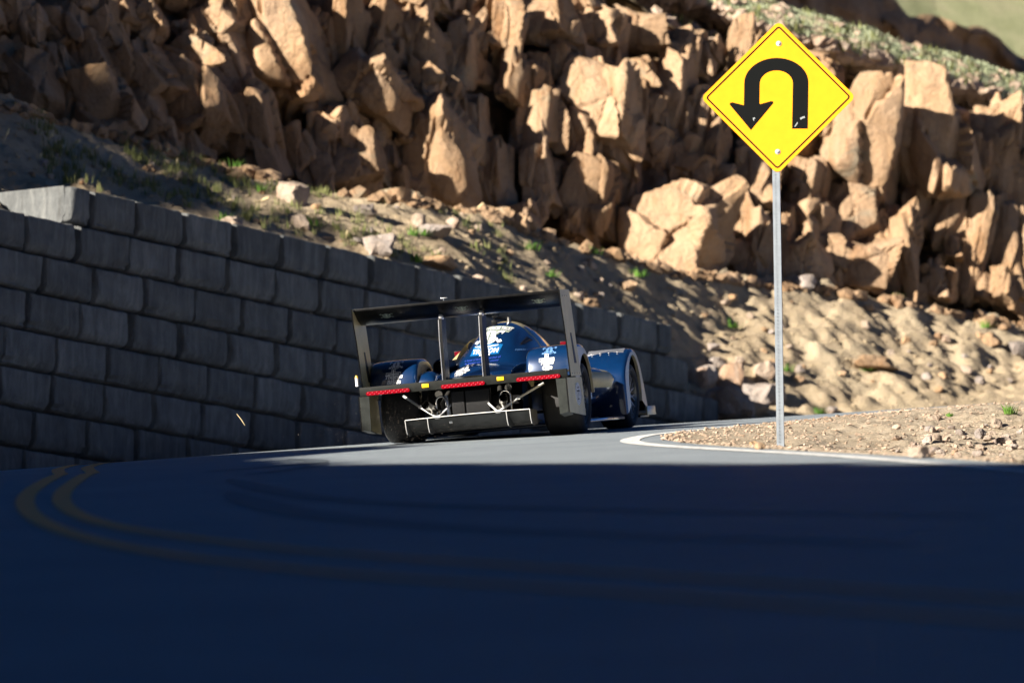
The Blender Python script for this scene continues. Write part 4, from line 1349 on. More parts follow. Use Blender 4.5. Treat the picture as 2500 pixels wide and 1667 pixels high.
for sgn in (-1, 1):
    bm = bmesh.new()
    poly = [(-1.04, 1.30), (-0.55, 1.30), (-0.50, 1.15), (-0.46, 1.0), (-0.40, 0.75), (-0.30, 0.50), (-0.86, 0.50), (-0.90, 0.75), (-0.96, 1.0), (-1.03, 1.18)]
    prism(bm, poly, lambda p: Vector((sgn * 0.968, p[0], p[1])), lambda p: Vector((sgn * 0.980, p[0], p[1])))
    ep = part('wing_endplate', bm, 'olive', 35); shade_edges(ep)
    bm = bmesh.new()
    prism(bm, [(-0.70, 0.90), (-0.64, 0.90), (-0.50, 0.62), (-0.62, 0.62)], lambda p: Vector((sgn * 0.9665, p[0], p[1])), lambda p: Vector((sgn * 0.9815, p[0], p[1])))
    part('endplate_slot', bm, 'black', 35, ep)
    bm = bmesh.new()
    for k in range(4): box(bm, (sgn * 0.981, -0.78 + 0.12 * k, 0.525), (0.008, 0.014, 0.014), None, 0.003)
    for k in range(3): box(bm, (sgn * 0.981, -0.95 + 0.12 * k, 1.24), (0.008, 0.012, 0.012), None, 0.003)
    part('bolts', bm, 'steel', 35, ep)
    # swan-neck pillars
    bm = bmesh.new()
    x = sgn * 0.19
    poly = [(-0.72, 0.55), (-0.92, 0.55), (-0.90, 0.95), (-0.86, 1.14), (-0.66, 1.14), (-0.70, 0.95)]
    prism(bm, poly, lambda p: Vector((x - 0.013, p[0], p[1])), lambda p: Vector((x + 0.013, p[0], p[1])))
    pil = part('wing_pillar', bm, 'black', 35)
    bm = bmesh.new(); box(bm, (x, -0.80, 1.155), (0.03, 0.10, 0.05), None, 0.006); part('pillar_clamp', bm, 'alu', 35, pil)
    bm = bmesh.new(); tube(bm, [(x - 0.015, -0.922, 0.57), (x - 0.015, -0.902, 0.95), (x - 0.015, -0.862, 1.13)], 0.004, 6); part('pillar_edge', bm, 'alu', 40, pil)
# little marker and antennae
bm = bmesh.new(); tube(bm, [(-1.015, -0.9, 0.59), (-1.015, -0.9, 0.665)], 0.015, 14); mk = part('marker_lamp', bm, 'white_print')
bm = bmesh.new(); tube(bm, [(-1.015, -0.9, 0.6655), (-1.015, -0.9, 0.69)], 0.016, 14, True, [0.016, 0.009]); part('lamp_cap', bm, 'amber', 40, mk)
bm = bmesh.new(); box(bm, (-1.0, -0.9, 0.61), (0.03, 0.02, 0.015)); part('lamp_bracket', bm, 'black', 35, mk)
bm = bmesh.new()
box(bm, (-0.03, 0.98, 1.085), (0.05, 0.05, 0.05), None, 0.008)
tube(bm, [(-0.03, 0.98, 1.10), (-0.03, 0.98, 1.135)], 0.008, 8)
box(bm, (-0.02, 0.98, 1.14), (0.055, 0.03, 0.012), None, 0.003)
part('roof_camera', bm, 'black')
bm = bmesh.new(); tube(bm, [(0.06, 1.25, 1.07), (0.06, 1.25, 1.13)], 0.02, 14, True, [0.024, 0.016]); part('antenna', bm, 'rim_metal')
bm = bmesh.new()
tube(bm, [(0.0 - 0.115, -0.99, 1.30), (-0.115, -0.99, 1.32)], 0.004, 6); box(bm, (-0.11, -0.99, 1.322), (0.06, 0.02, 0.006), None, 0.002)
part('wing_sensor', bm, 'alu')
for sgn in (-1, 1):
    bm = bmesh.new()
    box(bm, (sgn * 0.52, 1.62, 0.83), (0.10, 0.07, 0.06), None, 0.015)
    tube(bm, [(sgn * 0.36, 1.68, 0.76), (sgn * 0.48, 1.64, 0.81)], 0.010, 8)
    mir = part('mirror', bm, 'black')
    bm = bmesh.new(); box(bm, (sgn * 0.52, 1.583, 0.83), (0.085, 0.006, 0.045), None, 0.002); part('mirror_glass', bm, 'red_dark', 35, mir)

# side panels behind the rear wheels
for sgn in (-1, 1):
    bm = bmesh.new()
    poly = [(-1.08, 0.49), (-0.30, 0.49), (-0.27, 0.40), (-0.24, 0.13), (-1.08, 0.175)]
    prism(bm, poly, lambda p: Vector((sgn * 0.966, p[0], p[1])), lambda p: Vector((sgn * 0.978, p[0], p[1])))
    pn = part('side_panel', bm, 'olive', 35); shade_edges(pn)
    bm = bmesh.new()
    prism(bm, [(0.875, 0.487), (0.965, 0.487), (0.965, 0.18), (0.885, 0.165)], lambda p: Vector((sgn * p[0], -1.082, p[1])), lambda p: Vector((sgn * p[0], -1.07, p[1])))
    prism(bm, [(0.885, 0.165), (0.965, 0.18), (0.965, 0.19), (0.885, 0.175)], lambda p: Vector((sgn * p[0], -1.07, p[1])), lambda p: Vector((sgn * p[0], -0.85, p[1] - 0.03)))
    part('return_panel', bm, 'dark_green', 35, pn)
    if sgn > 0:
        bm = bmesh.new()
        for nm, r0, r1, off, mt in (('emblem_disc', 0, 1.0, 0.002, 'white_print'),):
            cyc, czc = -0.56, 0.335
            ring = [(cyc + 0.155 * math.cos(2 * math.pi * k / 32), czc + 0.105 * math.sin(2 * math.pi * k / 32)) for k in range(32)]
            prism(bm, ring, lambda p: Vector((0.9775, p[0], p[1])), lambda p: Vector((0.981, p[0], p[1])))
        em = part('emblem_disc', bm, 'white_print', 35, pn)
        bm = bmesh.new()
        N = 40
        a_ = [(math.cos(2 * math.pi * k / N), math.sin(2 * math.pi * k / N)) for k in range(N)]
        for s0, s1 in ((0.93, 0.89), (0.74, 0.70)):
            o_ = [bm.verts.new((0.9822, cyc + 0.155 * s0 * c, czc + 0.105 * s0 * s)) for c, s in a_]; i_ = [bm.verts.new((0.9822, cyc + 0.155 * s1 * c, czc + 0.105 * s1 * s)) for c, s in a_]
            for k in range(N): bm.faces.new((o_[k], o_[(k + 1) % N], i_[(k + 1) % N], i_[k]))
        for (y0, y1, z0, z1) in ((-0.012, 0.012, -0.06, 0.04), (-0.075, 0.075, 0.02, 0.034), (-0.075, -0.058, -0.04, 0.034), (0.058, 0.075, -0.02, 0.034), (-0.06, 0.03, -0.055, -0.042), (-0.05, 0.05, 0.05, 0.062)):
            v = [bm.verts.new((0.9822, cyc + a, czc + b)) for a, b in ((y0, z0), (y1, z0), (y1, z1), (y0, z1))]; bm.faces.new(v)
        part('emblem_figure', bm, 'black', 35, pn)

# ------------------------------------------------------------------ lettering and crests projected on to the bodywork
def text_geo(txt, size, shear=0.0, bold=0.0, spacing=1.0):
    cu = bpy.data.curves.new('lettering', 'FONT')
    cu.body = txt; cu.size = size; cu.shear = shear; cu.offset = bold; cu.align_x = 'CENTER'; cu.space_character = spacing; cu.resolution_u = 3
    o = bpy.data.objects.new('lettering', cu); COL.objects.link(o)
    bpy.context.view_layer.update()
    me = o.evaluated_get(bpy.context.evaluated_depsgraph_get()).to_mesh()
    V = [v.co.copy() for v in me.vertices]; Fc = [tuple(p.vertices) for p in me.polygons]
    o.to_mesh_clear() if hasattr(o, 'to_mesh_clear') else None
    bpy.data.objects.remove(o); bpy.data.curves.remove(cu)
    return [(v.x, v.y) for v in V], Fc
def poly_geo(polys):
    V = []; Fc = []
    for p in polys:
        Fc.append(tuple(range(len(V), len(V) + len(p)))); V += list(p)
    return V, Fc
def arc_band(cx_, cy_, rx, ry, t, a0, a1, n=24):
    out = []
    for k in range(n):
        A_ = math.radians(a0 + (a1 - a0) * k / n); B_ = math.radians(a0 + (a1 - a0) * (k + 1) / n)
        out.append([(cx_ + rx * math.cos(A_), cy_ + ry * math.sin(A_)), (cx_ + rx * math.cos(B_), cy_ + ry * math.sin(B_)), (cx_ + (rx - t) * math.cos(B_), cy_ + (ry - t) * math.sin(B_)), (cx_ + (rx - t) * math.cos(A_), cy_ + (ry - t) * math.sin(A_))])
    return out
def decal(name, geo, bvh, ox, oz, mat, parent, off=0.004, rot=0.0, maxlen=0.03, y_start=-2.5):
    V, Fc = geo
    bm = bmesh.new()
    c, s_ = math.cos(rot), math.sin(rot)
    vs = [bm.verts.new((ox + x * c - y * s_, 0, oz + x * s_ + y * c)) for x, y in V]
    for f in Fc:
        try: bm.faces.new([vs[i] for i in f])
        except ValueError: pass
    bmesh.ops.triangulate(bm, faces=bm.faces)
    for _ in range(3):
        es = [e for e in bm.edges if e.calc_length() > maxlen]
        if not es: break
        bmesh.ops.subdivide_edges(bm, edges=es, cuts=1)
        bmesh.ops.triangulate(bm, faces=bm.faces)
    bad = []
    for v in bm.verts:
        h = bvh.ray_cast(Vector((v.co.x, y_start, v.co.z)), Vector((0, 1, 0)))
        if h[0] is None: bad.append(v)
        else:
            n = h[1]
            if n.y > 0: n = -n
            v.co = h[0] + n * off
    if bad: bmesh.ops.delete(bm, geom=bad, context='VERTS')
    if len(bm.faces) == 0:
        bm.free(); return None
    me = bpy.data.meshes.new(name); bm.to_mesh(me); bm.free()
    return link_mesh(name, me, M[mat], parent)

def obj_bvh(o):
    me = o.data
    return BVHTree.FromPolygons([v.co[:] for v in me.vertices], [p.vertices[:] for p in me.polygons])

def crest(s):
    """shield-less crest: crossed arrows, dagger and a curled scroll; returns white and dark polygon sets"""
    W = []; D = []
    for sg in (-1, 1):
        W.append([(-sg * 0.95 * s, -0.30 * s), (-sg * 0.90 * s, -0.42 * s), (sg * 0.95 * s, 0.40 * s), (sg * 0.90 * s, 0.52 * s)])
        W.append([(sg * 0.80 * s, 0.58 * s), (sg * 1.15 * s, 0.42 * s), (sg * 0.95 * s, 0.16 * s), (sg * 0.86 * s, 0.38 * s)])
        W.append([(-sg * 1.0 * s, -0.22 * s), (-sg * 1.15 * s, -0.42 * s), (-sg * 0.85 * s, -0.52 * s), (-sg * 0.72 * s, -0.34 * s)])
    W += arc_band(0, 0.05 * s, 0.78 * s, 0.62 * s, 0.2 * s, 195, 345, 16)
    D += arc_band(0, 0.05 * s, 0.70 * s, 0.54 * s, 0.07 * s, 205, 335, 16)
    W.append([(-0.55 * s, 0.0), (-0.4 * s, -0.35 * s), (0.0, -0.5 * s), (0.4 * s, -0.35 * s), (0.55 * s, 0.0), (0.45 * s, 0.38 * s), (0.15 * s, 0.55 * s), (-0.15 * s, 0.55 * s), (-0.45 * s, 0.38 * s)])
    D.append([(-0.04 * s, -0.42 * s), (0.04 * s, -0.42 * s), (0.07 * s, 0.3 * s), (0, 0.5 * s), (-0.07 * s, 0.3 * s)])
    D.append([(-0.22 * s, 0.02 * s), (0.22 * s, 0.02 * s), (0.2 * s, 0.08 * s), (-0.2 * s, 0.08 * s)])
    for sg in (-1, 1):
        D.append([(sg * 0.50 * s, 0.1 * s), (sg * 0.72 * s, 0.2 * s), (sg * 0.74 * s, 0.34 * s), (sg * 0.48 * s, 0.26 * s)])
    return poly_geo(W), poly_geo(D)
# dome: ribbon, crest, blue sponsor panel, small print
rib = arc_band(0, -0.60, 0.62, 0.62, 0.048, 74, 106, 20)
decal('ribbon', poly_geo([[(x * 1.0, y) for x, y in p] for p in rib]), body_bvh, -0.03, 1.028, 'lime_print', cover, 0.003)
decal('ribbon', poly_geo(arc_band(0, -0.60, 0.613, 0.613, 0.034, 75, 105, 20)), body_bvh, -0.03, 1.028, 'green_print', cover, 0.005)
tv, tf = text_geo('SPECIAL FORCES TRUST', 0.034, 0, 0.0012, 1.0)
tv = [((0.585 + y) * math.sin(x / 0.6), (0.585 + y) * math.cos(x / 0.6) - 0.6) for x, y in tv]
decal('lettering', (tv, tf), body_bvh, -0.03, 1.030, 'white_print', cover, 0.0075, 0, 0.02)
w_, d_ = crest(0.118)
decal('crest', w_, body_bvh, -0.035, 0.945, 'white_print', cover, 0.004)
decal('crest_detail', d_, body_bvh, -0.035, 0.945, 'green_print', cover, 0.0065)
panel = [(-0.145, -0.055), (0.135, -0.055), (0.155, 0.03), (0.09, 0.045), (0.0, 0.052), (-0.08, 0.045), (-0.13, 0.025)]
decal('sponsor_panel', poly_geo([panel]), body_bvh, -0.035, 0.835, 'teal_print', cover, 0.003)
wings_ = [[(-0.11, 0.02), (-0.02, 0.008), (0.0, -0.004), (0.02, 0.008), (0.11, 0.02), (0.12, 0.028), (0.03, 0.024), (0, 0.028), (-0.03, 0.024), (-0.12, 0.028)]]
decal('winged_mark', poly_geo(wings_), body_bvh, -0.035, 0.838, 'white_print', cover, 0.0055)
decal('lettering', text_geo('TRAXON', 0.056, 0.12, 0.0025, 1.12), body_bvh, -0.035, 0.796, 'white_print', cover, 0.0055, 0, 0.02)
decal('lettering', text_geo('HOMES', 0.026, 0.0, 0.0015, 1.3), body_bvh, -0.03, 0.772, 'white_print', cover, 0.0055, 0, 0.02)
for k, tx in enumerate(('in honor of those who gave their all', 'for freedom and for their country', 'we remember them')):
    decal('small_print', text_geo(tx, 0.024, 0.3, 0.0004), body_bvh, -0.05, 0.735 - 0.028 * k, 'violet_print', cover, 0.005, 0.03, 0.02)
w_, d_ = crest(0.062)
decal('crest', w_, body_bvh, -0.115, 0.665, 'white_print', cover, 0.005)
decal('crest_detail', d_, body_bvh, -0.115, 0.665, 'blue', cover, 0.0075)
def cross_geo(s):
    o = 0.16 * s; i = 0.09 * s
    def cr(w, top, bot, arm, c): return [(-w, bot), (w, bot), (w, c - w), (arm, c - w), (arm, c + w), (w, c + w), (w, top), (-w, top), (-w, c + w), (-arm, c + w), (-arm, c - w), (-w, c - w)]
    A_ = cr(0.155 * s, 0.55 * s, -0.95 * s, 0.62 * s, 0.05 * s); B_ = cr(0.105 * s, 0.50 * s, -0.90 * s, 0.57 * s, 0.05 * s); C_ = cr(0.05 * s, 0.42 * s, -0.82 * s, 0.48 * s, 0.05 * s)
    ring = []
    n = len(A_)
    for k in range(n): ring.append([A_[k], A_[(k + 1) % n], B_[(k + 1) % n], B_[k]])
    m = len(C_)
    ring2 = [[C_[0], C_[1], C_[6], C_[7]], [C_[3], C_[4], C_[5], C_[2]], [C_[8], C_[9], C_[10], C_[11]]]
    return poly_geo(ring), poly_geo(ring2)
r1, r2 = cross_geo(0.06)
decal('cross', r1, body_bvh, -0.125, 0.600, 'white_print', cover, 0.005)
decal('cross', r2, body_bvh, -0.125, 0.600, 'white_print', cover, 0.005)
decal('lettering', text_geo('PEACE', 0.04, 0.3, 0.001), body_bvh, -0.125, 0.615, 'white_print', cover, 0.006, 0.05)
decal('lettering', text_geo('POWERED BY', 0.022, 0, 0.0003), body_bvh, 0.30, 0.79, 'dim_print', cover, 0.005, -0.05)
for sgn, nm in ((-1, ('Thomas', 'Biddle')), (1, ('Travis', 'Cain'))):
    fb = obj_bvh(rear_f[sgn])
    xo = sgn * 0.735 + (0.0 if sgn < 0 else -0.02)
    w_, d_ = crest(0.06)
    decal('crest', w_, fb, xo + 0.02, 0.752, 'white_print' if sgn < 0 else 'dim_print', rear_f[sgn], 0.004)
    decal('crest_detail', d_, fb, xo + 0.02, 0.752, 'blue', rear_f[sgn], 0.006)
    r1, r2 = cross_geo(0.115)
    decal('cross', r1, fb, xo, 0.665, 'white_print', rear_f[sgn], 0.004)
    decal('cross', r2, fb, xo, 0.665, 'white_print', rear_f[sgn], 0.004)
    decal('lettering', text_geo(nm[0], 0.052, 0.28, 0.0022), fb, xo, 0.630, 'white_print', rear_f[sgn], 0.0065, 0.01, 0.02)
    decal('lettering', text_geo(nm[1], 0.052, 0.28, 0.0022), fb, xo, 0.583, 'white_print', rear_f[sgn], 0.0065, 0.01, 0.02)
# wing underside marks
for x in (-0.68, 0.03, 0.75):
    w_, d_ = crest(0.045)
    decal('crest', ([(a * 1.25, b * 0.8) for a, b in w_[0]], w_[1]), wing_bvh, x, 1.215, 'green_print', wing, 0.003)
    decal('crest_detail', ([(a * 1.25, b * 0.8) for a, b in d_[0]], d_[1]), wing_bvh, x, 1.215, 'lime_print', wing, 0.005)

# ------------------------------------------------------------------ road sign
def glossy(name, c, r=0.35):
    return simple(name, c, r, var=0.06, scale=12)
M['sign_yellow'] = simple('yellow_sheeting', (0.78, 0.300, 0.012), 0.6, spec=0.06, var=0.05, scale=9)
M['sign_black'] = simple('black_sign_film', (0.0045, 0.0052, 0.0055), 0.7, spec=0.05, var=0.06)
M['galvanised'] = simple('galvanised_steel', (0.185, 0.21, 0.24), 0.55, 0.3, var=0.12, scale=14)
M['scuff'] = simple('scuffed_film', (0.22, 0.24, 0.25), 0.6, var=0.2)
sb = at(1906, 1098, 47.0)
sgz = float(zverge(sb.x, sb.y))
S_ = 47.0 / F_PX * 1.005
sign = empty('road_sign', (sb.x, sb.y, sgz))
sign.rotation_euler = (0, 0, math.radians(-7))
tag(sign, 'yellow diamond sign with a black turn-back arrow on a metal post', 'road sign')
C_ = at(1900, 240, 47.0)
cz_ = C_.z - sgz
HALF = 185 * S_ + 0.022
def rounded(pts, r, n=8):
    out = []
    m = len(pts)
    for i in range(m):
        p0, p, p1 = Vector(pts[i - 1]), Vector(pts[i]), Vector(pts[(i + 1) % m])
        a = (p0 - p).normalized(); b = (p1 - p).normalized()
        half = math.acos(max(-1, min(1, a.dot(b)))) / 2
        d = r / math.tan(half)
        c = p + (a + b).normalized() * (r / math.sin(half))
        s0 = p + a * d; s1 = p + b * d
        a0 = math.atan2(s0.y - c.y, s0.x - c.x); a1 = math.atan2(s1.y - c.y, s1.x - c.x)
        da = (a1 - a0 + math.pi) % (2 * math.pi) - math.pi
        for k in range(n + 1): out.append((c.x + r * math.cos(a0 + da * k / n), c.y + r * math.sin(a0 + da * k / n)))
    return out
def dia(h): return [(0, -h), (h, 0), (0, h), (-h, 0)]
tiltm = Matrix.Translation((0, -0.036, cz_)) @ Matrix.Rotation(math.radians(0.9), 4, 'Y')
def flat(poly, y0, y1, name, mat, parent, mw=None):
    bm = bmesh.new()
    prism(bm, poly, lambda p: Vector((p[0], y0, p[1])), lambda p: Vector((p[0], y1, p[1])))
    return bm_obj(name, bm, M[mat], parent, mw, False)
outline = rounded(dia(HALF), 0.048)
panel_o = flat(outline, 0.004, 0.0, 'sign_panel', 'sign_yellow', sign, tiltm)
A_ = rounded(dia(HALF - 0.040), 0.026); B_ = rounded(dia(HALF - 0.058), 0.016)
bm = bmesh.new()
n_ = len(A_)
va = [bm.verts.new((x, -0.0012, z)) for x, z in A_]; vb = [bm.verts.new((x, -0.0012, z)) for x, z in B_]
for k in range(n_): bm.faces.new((va[k], va[(k + 1) % n_], vb[(k + 1) % n_], vb[k]))
bm_obj('border', bm, M['sign_black'], panel_o, None, False)
def zp(x, y): return ((x - 820) / 3.734 * S_, -(y - 746) / 3.734 * S_)
arc_o = [zp(802 + 296 * math.cos(a), 612 - 234 * math.sin(a)) for a in np.linspace(0, math.pi, 30)]
arc_i = [zp(802 + 153 * math.cos(a), 618 - 123 * math.sin(a)) for a in np.linspace(0, math.pi, 30)]
bm = bmesh.new()
vo = [bm.verts.new((x, -0.0014, z)) for x, z in [zp(1096, 1040)] + arc_o + [zp(505, 820)]]
vi = [bm.verts.new((x, -0.0014, z)) for x, z in [zp(951, 1040)] + arc_i + [zp(648, 820)]]
for k in range(len(vo) - 1): bm.faces.new((vo[k], vo[k + 1], vi[k + 1], vi[k]))
bm_obj('arrow_stem', bm, M['sign_black'], panel_o, None, False)
head = [zp(505, 818), zp(396, 790), zp(376, 797), zp(374, 812), zp(572, 1050), zp(776, 800), zp(772, 784), zp(756, 781), zp(655, 809), zp(648, 800)]
flat(head, -0.0010, -0.0018, 'arrow_head', 'sign_black', panel_o)
for pts in ([zp(588, 938), zp(606, 932), zp(612, 946), zp(600, 944), zp(602, 966), zp(594, 962)], [zp(1022, 940), zp(1046, 928), zp(1066, 922), zp(1070, 940), zp(1050, 944), zp(1030, 958)], [zp(972, 1020), zp(1000, 975), zp(1004, 990), zp(980, 1024)]):
    flat(pts, -0.0019, -0.0024, 'scuff_mark', 'scuff', panel_o)
for py in (244, 1254):
    x, z = zp(822, py)
    bm = bmesh.new()
    R0 = [bm.verts.new((x + 0.024 * math.cos(a), -0.0015, z + 0.024 * math.sin(a))) for a in np.linspace(0, 2 * math.pi, 20, endpoint=False)]
    R1 = [bm.verts.new((x + 0.022 * math.cos(a), -0.005, z + 0.022 * math.sin(a))) for a in np.linspace(0, 2 * math.pi, 20, endpoint=False)]
    R2 = [bm.verts.new((x + 0.010 * math.cos(a), -0.006, z + 0.010 * math.sin(a))) for a in np.linspace(0, 2 * math.pi, 20, endpoint=False)]
    R3 = [bm.verts.new((x + 0.009 * math.cos(a), -0.014, z + 0.009 * math.sin(a))) for a in np.linspace(0, 2 * math.pi, 20, endpoint=False)]
    for P0, P1 in ((R0, R1), (R1, R2), (R2, R3)):
        for k in range(20): bm.faces.new((P0[k], P0[(k + 1) % 20], P1[(k + 1) % 20], P1[k]))
    bm.faces.new(R3)
    bm_obj('bolt', bm, M['alu'], panel_o, None, True, 40)
# perforated square post: the front and side walls have a real row of holes
def perforated(z0, z1):
    bm = bmesh.new()
    w = 0.031; pitch = 0.030; r = 0.0092
    z = z0
    top = cz_ + HALF * 0.94
    def cellp(face):
        def f(u, v):
            return (u, -w, v) if face == 0 else ((w, u, v) if face == 1 else (-w, u, v))
        return f
    while z < z1:
        for face in (0, 1, 2):
            f = cellp(face)
            # octagonal hole in a rectangular cell
            sq = [(-w, z), (-w * 0.4, z), (w * 0.4, z), (w, z), (w, z + pitch), (w * 0.4, z + pitch), (-w * 0.4, z + pitch), (-w, z + pitch)]
            oc = [(r * math.cos(a), z + pitch / 2 + r * math.sin(a)) for a in [math.radians(d) for d in (202, 247, 292, 337, 22, 67, 112, 157)]]
            a = [bm.verts.new(f(*p)) for p in sq]; b = [bm.verts.new(f(*p)) for p in oc]
            for k in range(8): bm.faces.new((a[k], a[(k + 1) % 8], b[(k + 1) % 8], b[k]))
        z += pitch
    v = [bm.verts.new(p) for p in ((-w, w, z0), (w, w, z0), (w, w, z), (-w, w, z))]; bm.faces.new(v)
    bmesh.ops.remove_doubles(bm, verts=bm.verts, dist=0.0002)
    me = bpy.data.meshes.new('post'); bm.to_mesh(me); bm.free()
    return link_mesh('post', me, M['galvanised'], sign, Matrix.Rotation(math.radians(-0.55), 4, 'Y'))
post = perforated(-0.25, cz_ + 0.55)

# ------------------------------------------------------------------ loose stones on the bank and the verge
used_labels = set()
def add_stone(px, py, w, h, lib, label, cat='stone', group=None, seat=None, lean=0, idx=None, sink=0.25, where='bank'):
    hit = on_bank(px, py + h * 0.30) if where == 'bank' else (None, None)
    if where == 'verge':
        d = ray(px, py + h * 0.3); ys = np.arange(36, 75, 0.05); k = ys / d.y
        dif = d.z * k - zverge(d.x * k, ys)
        i = np.argmax(dif < 0) if (dif < 0).any() else int(np.argmin(dif))
        hit = (Vector((d.x * k[i], ys[i], float(zverge(d.x * k[i], ys[i])))), None)
    if hit[0] is None or label in used_labels: return None
    used_labels.add(label)
    p = hit[0]
    s = p.y / F_PX
    me = lib[rng.randrange(len(lib))] if idx is None else lib[idx]
    nm = 'boulder' if w * s > 0.22 else 'stone'
    o = link_mesh(nm, me)
    o.matrix_basis = Matrix.Translation(p + Vector((0, 0, h * s * (0.5 - sink)))) @ Matrix.Rotation(math.radians(lean), 4, 'Y') @ Matrix.Rotation(rng.uniform(0, 6.28), 4, 'Z') @ Matrix.Diagonal((w * s * 0.56, w * s * 0.5, h * s * 0.62, 1))
    tag(o, label, 'boulder' if nm == 'boulder' else 'stone', group)
    return o
key = [(712, 474, 72, 60, STONE_PALE, 'angular pale pink boulder high on the bank with a dark shadow side'), (890, 516, 56, 34, STONE_GREY, 'flat grey boulder lying on the sunlit strip of the bank'),
       (922, 604, 66, 66, STONE_GREY, 'grey pointed boulder half in shade just above the wall'), (730, 545, 46, 40, STONE_PALE, 'rounded pinkish boulder in the bank shade above the wall'), (563, 546, 52, 28, STONE_PALE, 'cream stone sitting on the wall top near the high left end'),
       (1024, 540, 34, 40, STONE_PALE, 'upright pale boulder near the middle of the bank'), (1108, 545, 32, 24, STONE_PALE, 'small white boulder just below the cliff foot'), (1052, 566, 70, 34, STONE_GREY, 'broad dusty grey boulder half buried in the bank'),
       (1168, 683, 32, 24, STONE_PALE, 'bright white stone on the wall top above the rear wing'), (1278, 705, 16, 16, STONE_PALE, 'tiny white stone on the wall top right of the white one'), (1412, 722, 26, 14, STONE_PALE, 'flat cream stone on the bank over the car'),
       (1440, 740, 44, 22, STONE_TAN, 'tan stone at the wall edge right of the wing endplate'), (1530, 698, 36, 24, STONE_TAN, 'orange stone in the dark part of the bank'), (1066, 640, 90, 30, STONE_TAN, 'long brown slab lying in the shade above the wall'),
       (1790, 920, 74, 70, STONE_PALE, 'big pale pink boulder in the pile at the wall end'), (1868, 908, 62, 44, STONE_PALE, 'pale boulder of the pile just left of the sign post'), (1872, 966, 74, 64, STONE_GREY, 'grey boulder low in the pile beside the sign post'),
       (1745, 886, 56, 30, STONE_GREY, 'flat grey boulder topping the pile by the wall end'), (1712, 920, 70, 50, STONE_GREY, 'dark grey boulder wedged against the wall end'), (1770, 985, 110, 80, STONE_GREY, 'large shaded boulder at the foot of the pile behind the car'),
       (1830, 1000, 60, 40, STONE_TAN, 'brown boulder at the road edge below the pile'), (2128, 884, 92, 34, STONE_TAN, 'long tan boulder casting a shadow on the right bank'), (2030, 1002, 30, 16, STONE_GREY, 'small grey stone at the far road edge'),
       (1965, 690, 46, 30, STONE_GREY, 'grey stone near the top of the bank by the post'), (2310, 826, 30, 18, STONE_PALE, 'pale stone high on the right bank'), (2420, 830, 40, 30, STONE_TAN, 'tan boulder below the cliff at the far right'), (2480, 850, 44, 34, STONE_GREY, 'grey boulder at the right end of the bank top'),
       (2360, 905, 26, 18, STONE_PALE, 'pale stone low on the right bank'), (980, 480, 50, 34, STONE_TAN, 'tan boulder at the cliff foot above the bank'), (1220, 525, 60, 36, STONE_TAN, 'tan boulder in the gap at the cliff foot'), (1270, 545, 46, 40, STONE_TAN, 'orange boulder at the cliff foot over the dark bank')]
for (px, py, w, h, lib, lab) in key:
    add_stone(px, py, w, h, lib, lab)
for i in range(110):
    px = rng.uniform(60, 1500); f = rng.random()
    pc = np.interp(px, bp, [c[2][0] for c in bank_cols]); pw_ = np.interp(px, [190, 1650], [460, 790])
    py = pc + 8 + (pw_ - pc - 20) * f
    w = rng.uniform(8, 22)
    lib, tone = rng.choice(((STONE_PALE, 'pale'), (STONE_GREY, 'grey'), (STONE_TAN, 'tan')))
    fl_ = rng.uniform(0.5, 0.9)
    zone = ('behind the pale end block', 'left of the race car', 'above the rear wing', 'near the wall end')[min(3, int((px - 60) / 380))]
    zone = ('under the cliff ' if f < 0.5 else 'near the wall top ') + zone
    lab = '%s %s stone on the bank, %s' % ('small' if w < 15 else 'fist-sized', tone if fl_ > 0.68 else 'flat ' + tone, zone)
    add_stone(px, py, w, w * fl_, lib, lab, group='small stones on the bank above the wall')
for i in range(60):
    px = rng.uniform(1720, 2520); f = rng.random() ** 0.8
    pc = np.interp(px, bp, [c[2][0] for c in bank_cols]); pw_ = np.interp(px, [1720, 1900, 2500], [980, 1000, 955])
    py = pc + 10 + (pw_ - pc - 24) * f
    w = rng.uniform(8, 26)
    lib, tone = rng.choice(((STONE_PALE, 'pale'), (STONE_GREY, 'grey'), (STONE_TAN, 'tan'), (STONE_TAN, 'tan')))
    fl_ = rng.uniform(0.5, 0.9)
    zone = ('left of the sign post', 'just right of the sign post', 'under the tall cliff slabs', 'near the right edge')[min(3, int((px - 1720) / 200))]
    zone = ('high ' if f < 0.33 else ('halfway up ' if f < 0.66 else 'low ')) + zone
    lab = '%s %s stone on the sunlit bank, %s' % ('small' if w < 16 else 'fist-sized', tone if fl_ > 0.68 else 'flat ' + tone, zone)
    add_stone(px, py, w, w * fl_, lib, lab, group='small stones on the sunlit bank')
vkey = [(2246, 1106, 42, 26, STONE_PALE, 'largest pale stone at the near lip of the gravel verge'), (2282, 1102, 34, 18, STONE_GREY, 'flat grey stone just right of the largest verge stone'), (2392, 1062, 26, 22, STONE_GREY, 'grey stone on the right slope of the verge'),
        (2432, 1036, 28, 24, STONE_PALE, 'pale angular stone under the green tuft'), (2450, 1080, 40, 18, STONE_GREY, 'wide grey stone at the right side of the verge'), (2280, 1022, 30, 12, STONE_PALE, 'thin pale slab high on the gravel verge'),
        (1838, 1084, 16, 14, STONE_TAN, 'brown stone in the gravel left of the sign post'), (1853, 1088, 24, 16, STONE_TAN, 'bigger tan stone close to the sign post foot')]
for (px, py, w, h, lib, lab) in vkey: add_stone(px, py, w, h, lib, lab, where='verge')
